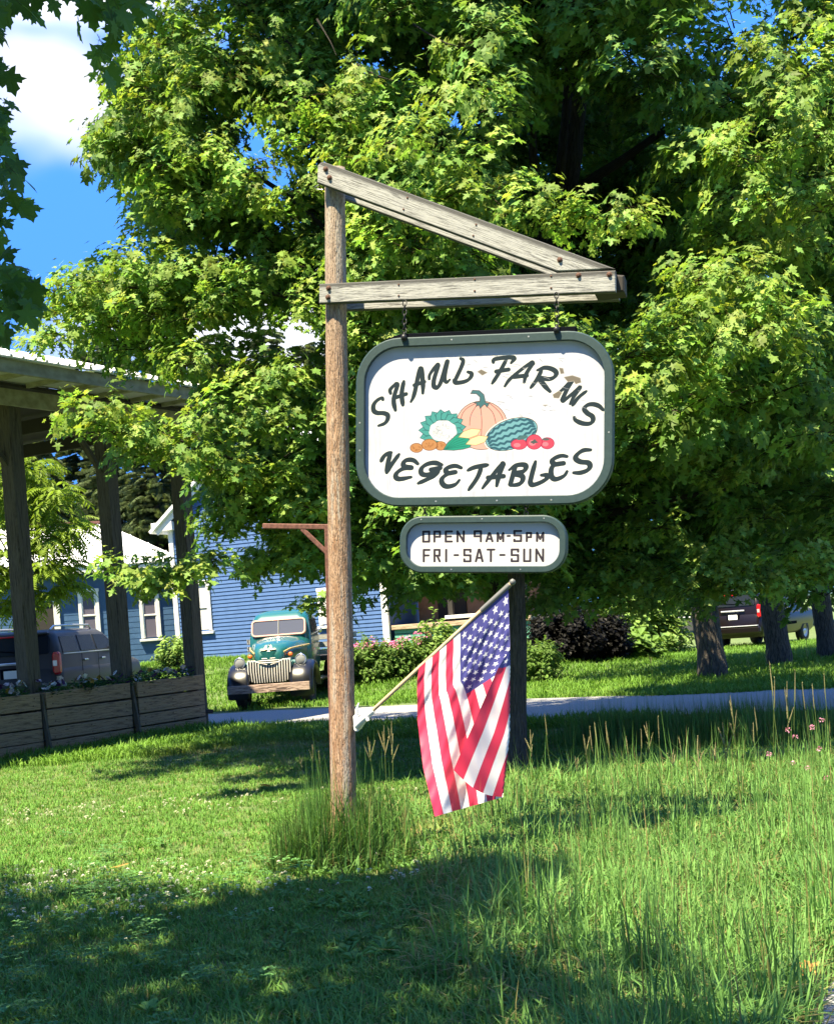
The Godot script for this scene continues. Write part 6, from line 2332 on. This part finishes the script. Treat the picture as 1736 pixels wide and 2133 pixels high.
func build_shrubs():
	var green = shrub_spray(Color(0.155, 0.265, 0.065), 0.13, 0.028)
	var pale = shrub_spray(Color(0.20, 0.31, 0.085), 0.12, 0.030)
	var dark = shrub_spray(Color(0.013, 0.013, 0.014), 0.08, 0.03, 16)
	var hosta = shrub_spray(Color(0.12, 0.21, 0.05), 0.30, 0.08, 10)
	var at_ = func(px, py, d): return Vector3(at(px, py, d).x, land(at(px, py, d).x, -d), -d)
	# phlox bed at the blue house corner
	var beds = [[765, 1415, 33.0, "leftmost clump of pink flowering phlox, right beside the wooden pole"], [815, 1415, 33.2, "middle clump of pink flowering phlox before the house corner post"], [862, 1412, 33.4, "right clump of pink flowering phlox under the flag staff"]]
	for q in beds:
		var b = at_.call(q[0], q[1], q[2])
		var s = shrub("phlox", q[3], b, Vector3(rf(0.85, 1.15), rf(0.72, 1.05), 0.8), 170, green, 1.05, "pink phlox at the blue house")
		for k in 9:
			var st := st_new()
			var c = Vector3(rf(-0.42, 0.42), rf(0.72, 1.0), rf(0.0, 0.38))
			for j in 16:
				var d = Vector3(rf(-1, 1), rf(-0.4, 1), rf(-1, 1)).normalized() * 0.062
				st.set_color(Color(0.62, 0.16, 0.36) * rf(0.8, 1.2))
				leaf_blade(st, c + d, d.normalized(), 0.05, 0.024, Color(0.72, 0.22, 0.46) * rf(0.7, 1.2))
			put("blossom", st, M.petal, s)
	shrub("lilac_bush", "tall leafy pale green bush in front of the porch, left of the flag", at_.call(918, 1400, 33.6), Vector3(0.75, 1.45, 0.7), 190, pale, 1.1)
	shrub("leafy_weed", "small bright leafy weed at the foot of the right pavilion post by the cottage wall", at_.call(366, 1400, 38.0), Vector3(0.7, 0.75, 0.6), 80, pale, 1.3)
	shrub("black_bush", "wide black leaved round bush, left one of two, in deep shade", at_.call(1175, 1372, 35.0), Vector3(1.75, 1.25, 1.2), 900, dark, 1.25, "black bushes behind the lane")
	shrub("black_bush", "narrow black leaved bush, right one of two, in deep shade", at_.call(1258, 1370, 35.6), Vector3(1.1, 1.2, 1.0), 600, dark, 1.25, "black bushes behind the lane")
	shrub("hosta", "low bright hosta right of the black bushes", at_.call(1330, 1366, 36.5), Vector3(1.15, 0.55, 0.9), 60, hosta, 1.0)
	shrub("green_bush", "sunlit pale green bush behind the hosta, under the low maple boughs", at_.call(1340, 1340, 42.0), Vector3(2.6, 1.9, 1.6), 380, pale, 1.9)
	shrub("weed_clump", "green weedy clump right of the flag at the edge of the black bush", at_.call(1118, 1412, 31.0), Vector3(1.1, 0.9, 0.9), 200, green, 1.0)
	var st := st_new()
	var b = at_.call(1297, 1367, 35.8)
	var h = thing("marigold_plant", "small plant with orange yellow flowers at the left foot of the hosta", "flower", b)
	for k in 40:
		var a = rf(0, TAU)
		leaf_blade(st, Vector3(cos(a) * 0.1, rf(0, 0.15), sin(a) * 0.1), Vector3(cos(a), rf(0.2, 0.9), sin(a)).normalized(), 0.12, 0.03, Color(0.12, 0.2, 0.04) * rf(0.8, 1.2))
	put("foliage", st, M.leaf, h)
	st = st_new()
	for k in 30:
		var a = rf(0, TAU)
		leaf_blade(st, Vector3(cos(a) * rf(0, 0.18), rf(0.1, 0.28), sin(a) * rf(0, 0.18)), Vector3(cos(a), rf(0.0, 0.6), sin(a)).normalized(), 0.08, 0.04, Color(0.75, 0.38, 0.05) * rf(0.8, 1.2))
	put("blossom", st, M.petal, h)

func blade(st, base: Vector3, a, lean, length, width, col: Color):
	var d = Vector3(cos(a), 0, sin(a))
	var s = Vector3(-sin(a), 0, cos(a)) * width
	var m = base + Vector3.UP * length * 0.55 * cos(lean * 0.5) + d * length * 0.5 * sin(lean * 0.6)
	var t = base + Vector3.UP * length * cos(lean) + d * length * sin(lean)
	st.set_color(col)
	st.set_smooth_group(-1)
	for v in [base - s, m - s * 0.8, m + s * 0.8, base - s, m + s * 0.8, base + s, m - s * 0.8, t, m + s * 0.8]:
		st.add_vertex(v)

func tuft(n, length, spread, width, lean0, lean1, col: Color, seed, dry = 0.12) -> ArrayMesh:
	var keep = rng.state
	rng.seed = seed
	var st := st_new()
	for k in n:
		var a = rf(0, TAU)
		var r = spread * sqrt(rng.randf())
		var c = col * rf(0.7, 1.35)
		if rng.randf() < dry:
			c = Color(0.24, 0.23, 0.09) * rf(0.8, 1.1)
		blade(st, Vector3(cos(a) * r, -0.01, sin(a) * r), rf(0, TAU), rf(lean0, lean1), length * rf(0.55, 1.2), width * rf(0.7, 1.3), c)
	rng.state = keep
	return mesh_of(st)

func build_grass():
	var lawn_a = tuft(14, 0.085, 0.075, 0.0044, 0.45, 1.42, Color(0.122, 0.262, 0.050), 101)
	var meadow = tuft(14, 0.175, 0.11, 0.0050, 0.3, 1.4, Color(0.135, 0.275, 0.070), 103, 0.06)
	var tall = tuft(9, 0.42, 0.09, 0.0032, 0.06, 0.75, Color(0.105, 0.22, 0.055), 104, 0.04)
	var far_tuft = tuft(12, 0.16, 0.18, 0.009, 0.3, 1.25, Color(0.115, 0.235, 0.034), 105)
	var sets = [[], [], [], []]
	var tints = [[], [], [], []]
	var pole = on_ground(716, 1797)
	var bare = on_ground(545, 1560)            # mown, dry strip beside the planters
	var brown = on_ground(890, 1735)
	for k in 80000:
		var d = 3.4 + 41.0 * pow(rng.randf(), 1.9)
		var x = rf(-1, 1) * (0.36 * d + 0.8)
		if rng.randf() < 0.06:
			x *= 1.5
		var z = -d
		if on_lane(x, z) or (d < 5.8 and x > 1.38 + (d - 5.4) * 0.45):
			continue
		if d > 26.0 and rng.randf() < 0.3:
			continue
		var n1 = fbm.get_noise_2d(x * 2.2, z * 2.2)
		var n2 = fbm.get_noise_2d(x * 8.0 + 50.0, z * 8.0)
		var right = smoothstep(-0.35, 0.5, x + 0.35 * n1 + (d - 9.5) * 0.05) * (1.0 - smoothstep(12.8, 14.0, d + n1))
		var by_pole = 1.0 - smoothstep(0.12, 0.55, Vector2(x - pole.x, z - pole.z).length())
		if Vector2(x - pole.x, z - pole.z).length() < 0.085:
			continue
		var verge = (1.0 - smoothstep(0.4, 1.6, absf(d - 21.0 + x * 0.6))) * smoothstep(1.5, 3.0, x)
		var which = 0
		if d > 19.0:
			which = 3
		elif rng.randf() < maxf(right * 0.85, by_pole):
			which = 1
			if rng.randf() < maxf(0.07 * right, by_pole * 0.7):
				which = 2
		if which == 3 and rng.randf() < verge * 0.4:
			which = 1
		var s = rf(0.75, 1.25) * (1.0 + 0.35 * n1)
		if which == 1:
			s *= 1.15
		if which == 0:
			s *= 0.85 + 0.5 * smoothstep(7.0, 5.0, d)
		if d < 7.5 and which == 0 and rng.randf() < 0.25:
			which = 1
			s *= 0.6
		var dry = smoothstep(0.18, 0.55, n2) * 0.35
		dry = maxf(dry, 0.9 * (1.0 - smoothstep(0.15, 0.5, Vector2((x - brown.x) * 0.7, z - brown.z).length())))
		dry = maxf(dry, 0.8 * (1.0 - smoothstep(0.3, 1.0, Vector2((x - bare.x) * 0.5, z - bare.z).length())))
		if dry > 0.55 and which > 0 and by_pole < 0.2:
			which = 0
		var tone = Color(1.0, 1.0, 1.0).lerp(Color(1.75, 1.05, 1.6), dry) * (1.0 + 0.28 * n2 + 0.15 * n1)
		sets[which].append(Transform3D(Basis(Vector3.UP, rf(0, TAU)).scaled(Vector3(s, s * rf(0.8, 1.2), s)), Vector3(x, land(x, z), z)))
		tints[which].append(tone)
	for k in 560:                              # the uncut tuft round the foot of the pole
		var r = 0.09 + 0.34 * pow(rng.randf(), 1.3)
		var a = rf(0, TAU)
		var p = pole + Vector3(cos(a) * r * 1.15, 0, sin(a) * r)
		var w = 2 if rng.randf() < 0.55 else 1
		var s = rf(0.55, 1.45) * (1.25 - r * 1.1)
		sets[w].append(Transform3D(Basis(Vector3.UP, rf(0, TAU)).scaled(Vector3(s, s * rf(0.9, 1.25), s)), Vector3(p.x, 0, p.z)))
		tints[w].append(Color(0.70, 0.76, 0.72) * rf(0.75, 1.1))
	for k in 900:                              # rank weeds that stand before the lane on the right
		var c = [Vector2(3.3, 15.2), Vector2(2.6, 15.8), Vector2(4.1, 15.0), Vector2(3.6, 16.2), Vector2(2.1, 16.2)][rng.randi() % 5]
		var p = Vector3(c.x + rf(-1, 1) * rf(0, 0.9), 0, -(c.y + rf(-1, 1) * rf(0, 0.8)))
		var s = rf(0.7, 1.15)
		sets[2].append(Transform3D(Basis(Vector3.UP, rf(0, TAU)).scaled(Vector3(s, s * rf(0.9, 1.2), s)), p))
		tints[2].append(Color(0.9, 0.95, 0.9) * rf(0.75, 1.1))
	stuff(many("lawn_grass", lawn_a, M.grass, sets[0], tints[0]))
	stuff(many("meadow_grass", meadow, M.grass, sets[1], tints[1]))
	stuff(many("tall_grass", tall, M.grass, sets[2], tints[2]))
	stuff(many("far_grass", far_tuft, M.grass, sets[3], tints[3]))
	# white clover heads in the lawn
	var st := st_new()
	for k in 16:
		var dd = Vector3(rf(-1, 1), rf(-0.5, 1), rf(-1, 1)).normalized()
		leaf_blade(st, Vector3(0, 0.075, 0) + dd * 0.006, dd, 0.012, 0.005, Color(0.62, 0.62, 0.52) * rf(0.75, 1.1))
	st.set_color(Color(0.12, 0.2, 0.05))
	tube(st, [Vector3.ZERO, Vector3(0.004, 0.075, 0)], [0.0015, 0.0015], 3, false)
	var pl = []
	for k in 5200:
		var d = rf(5.6, 15.0)
		var x = rf(-0.36 * d, 0.1 * d - 0.9)
		var n = fbm.get_noise_2d(x * 3.0 + 200.0, d * 3.0)
		var band = maxf(1.0 - smoothstep(0.3, 1.6, absf(d - 8.7)), 0.75 * (1.0 - smoothstep(0.2, 1.0, absf(d - 13.0))))
		if rng.randf() > band * clampf(0.40 + n * 1.1, 0.04, 0.8) * (1.0 - 0.8 * smoothstep(-1.6, -0.8, x)):
			continue
		pl.append(Transform3D(Basis(Vector3.UP, rf(0, TAU)).scaled(Vector3.ONE * rf(0.6, 1.1)), Vector3(x, 0, -d)))
	stuff(many("clover_flowers", mesh_of(st), M.petal, pl, []))

func build_ground_weeds():
	# broad leaved weeds and clover between the blades, thickest in the shade at the front
	var st := st_new()
	for k in 9:
		var a = TAU * k / 9.0 + rf(-0.3, 0.3)
		leaf_blade(st, Vector3(cos(a) * 0.01, 0.01, sin(a) * 0.01), Vector3(cos(a), rf(0.25, 0.95), sin(a)).normalized(), rf(0.04, 0.085), rf(0.008, 0.015), Color(0.125, 0.25, 0.065) * rf(0.75, 1.3))
	var rosette = mesh_of(st)
	st = st_new()
	for k in 10:
		var c = Vector3(rf(-0.07, 0.07), rf(0.04, 0.09), rf(-0.07, 0.07))
		var a0 = rf(0, TAU)
		for j in 3:
			var a = a0 + TAU * j / 3.0
			leaf_blade(st, c, Vector3(cos(a), rf(0.0, 0.25), sin(a)).normalized(), rf(0.018, 0.026), rf(0.007, 0.010), Color(0.10, 0.23, 0.075) * rf(0.75, 1.3))
	var clover = mesh_of(st)
	var pl = [[], []]
	var tn = [[], []]
	for k in 5200:
		var d = rf(4.8, 12.0)
		var x = rf(-0.36, 0.36) * d
		var n = fbm.get_noise_2d(x * 3.4 + 90.0, d * 3.4)
		var which = 0 if x > -1.0 + 0.5 * n else 1
		if rng.randf() > clampf(0.12 + 0.7 * n, 0.02, 0.5) * (1.0 - smoothstep(8.5, 11.5, d)):
			continue
		if d < 5.8 and x > 1.3 + (d - 5.4) * 0.45:
			continue
		pl[which].append(Transform3D(Basis(Vector3.UP, rf(0, TAU)).scaled(Vector3.ONE * rf(0.7, 1.4)), Vector3(x, 0.01, -d)))
		tn[which].append(Color(1, 1, 1) * rf(0.75, 1.25))
	stuff(many("broadleaf_weeds", rosette, M.grass, pl[0], tn[0]))
	stuff(many("clover_leaves", clover, M.grass, pl[1], tn[1]))

func seed_stalk(h, seed, branched) -> ArrayMesh:
	var keep = rng.state
	rng.seed = seed
	var st := st_new()
	var tan_ = Color(0.27, 0.245, 0.125)
	st.set_color(Color(0.16, 0.22, 0.06))
	var top = Vector3(rf(-0.08, 0.08), h, rf(-0.05, 0.05)) * 1.0
	tube(st, [Vector3.ZERO, top * 0.5 + Vector3(0.01, 0, 0), top], [0.0026, 0.0022, 0.0016], 4, false)
	var heads = [[top * 0.70, top]]
	if branched:
		for k in 3:
			var p = top * rf(0.5, 0.75)
			heads.append([p, p + Vector3(rf(-0.09, 0.09), rf(0.12, 0.20), rf(-0.06, 0.06))])
	for e in heads:
		st.set_color(tan_ * rf(0.85, 1.2))
		tube(st, [e[0], e[0].lerp(e[1], 0.3), e[0].lerp(e[1], 0.7), e[1]], [0.002, 0.0045, 0.004, 0.0015], 5, false)
		for k in 12:
			var p = e[0].lerp(e[1], rf(0.05, 0.98))
			leaf_blade(st, p, Vector3(rf(-1, 1), 1.2, rf(-1, 1)).normalized(), 0.016, 0.004, tan_ * rf(0.7, 1.4))
	rng.state = keep
	return mesh_of(st)

func build_weeds():
	var kinds = []
	for k in 6:
		kinds.append(seed_stalk(0.62, 200 + k, k % 3 == 1))
	var spots = [[1108, 1640, 0.62], [1152, 1640, 0.8], [1232, 1655, 0.62], [1256, 1650, 0.72], [1272, 1655, 0.74], [1284, 1655, 0.68], [1318, 1660, 0.6], [1340, 1655, 0.66], [1362, 1650, 0.72], [1378, 1660, 0.8], [1435, 1668, 0.62], [1450, 1665, 0.6], [1464, 1668, 0.5], [1544, 1650, 0.95], [1570, 1645, 0.66], [1592, 1640, 0.8], [1612, 1625, 1.05], [1628, 1620, 1.2], [1640, 1625, 1.0], [1655, 1620, 1.1], [1690, 1610, 0.95], [1704, 1600, 0.9], [1725, 1590, 1.0], [1210, 1668, 0.45], [1400, 1670, 0.5], [1490, 1668, 0.55], [1246, 1690, 0.8], [1520, 1690, 0.8],
		[590, 1640, 0.5], [598, 1645, 0.45], [640, 1650, 0.45], [655, 1650, 0.55], [672, 1655, 0.5], [784, 1680, 0.72], [806, 1685, 0.85], [816, 1690, 0.9], [1130, 1420, 0.5], [1360, 1430, 0.7], [1480, 1430, 0.6], [1560, 1432, 0.7], [1600, 1425, 0.8], [1650, 1425, 0.9], [1680, 1420, 0.9], [1700, 1425, 0.8]]
	for q in spots:
		var p = ground_spot(q[0], q[1])
		var o = put_mesh("seed_stalk", kinds[rng.randi() % 6], M.grass)
		var says = "dry seed stalk at the edge of the tree shade right of the flag"
		if q[1] < 1500:
			says = "thin dry seed stalk on the far verge of the lane at right"
		elif q[0] < 700:
			says = "short dry seed stalk in the lawn left of the wooden pole"
		elif q[0] < 900:
			says = "dry seed stalk between the wooden pole and the flag"
		elif q[0] > 1530:
			says = "tall dry seed stalk rising in front of the lane at far right"
		tag(o, says, "weed", "dry seed stalks in the grass")
		var s = q[2] / 0.62
		o.transform = Transform3D(Basis(Vector3.UP, rf(0, TAU)).scaled(Vector3(1.0, s * 0.85, 1.0)), p)
	# a few fallen leaves
	var st := st_new()
	maple(st, Transform3D(), 1.0, Color(0.62, 0.30, 0.10), true)
	var leaf = mesh_of(st)
	var where = [[545, 1650, "in the sunlit lawn left of the pole"], [250, 1545, "on the sunlit grass before the middle planter"], [255, 1825, "at the front of the sunlit lawn on the left"], [1700, 2055, "at the gravel corner, bottom right"]]
	for q in where:
		var p = ground_spot(q[0], q[1])
		var o = put_mesh("fallen_leaf", leaf, M.leaf)
		tag(o, "fallen orange leaf %s" % q[2], "leaf", "fallen leaves")
		o.transform = Transform3D((Basis(Vector3.UP, rf(0, TAU)) * Basis(Vector3.RIGHT, rf(-0.5, 0.5))).scaled(Vector3.ONE * 0.12), p + Vector3(0, 0.07, 0))
	# pink clover heads on the right
	for q in [[1640, 1520], [1655, 1535], [1690, 1515], [1705, 1560], [1680, 1600], [1650, 1590], [1710, 1500], [1600, 1570], [1720, 1620], [1665, 1640]]:
		var p = at(q[0], q[1], 11.2)
		var b = Vector3(p.x, 0, p.z)
		st = st_new()
		st.set_color(Color(0.12, 0.2, 0.05))
		tube(st, [Vector3.ZERO, p - b], [0.003, 0.002], 4, false)
		for k in 26:
			var dd = Vector3(rf(-1, 1), rf(-0.6, 1), rf(-1, 1)).normalized()
			leaf_blade(st, p - b + dd * 0.012, dd, 0.016, 0.006, Color(0.60, 0.28, 0.42) * rf(0.7, 1.2))
		var o = put("knapweed_flower", st, M.petal)
		o.position = b
		tag(o, "pink flower head on a thin stalk in the long grass at right", "flower", "pink flowers in the long grass")
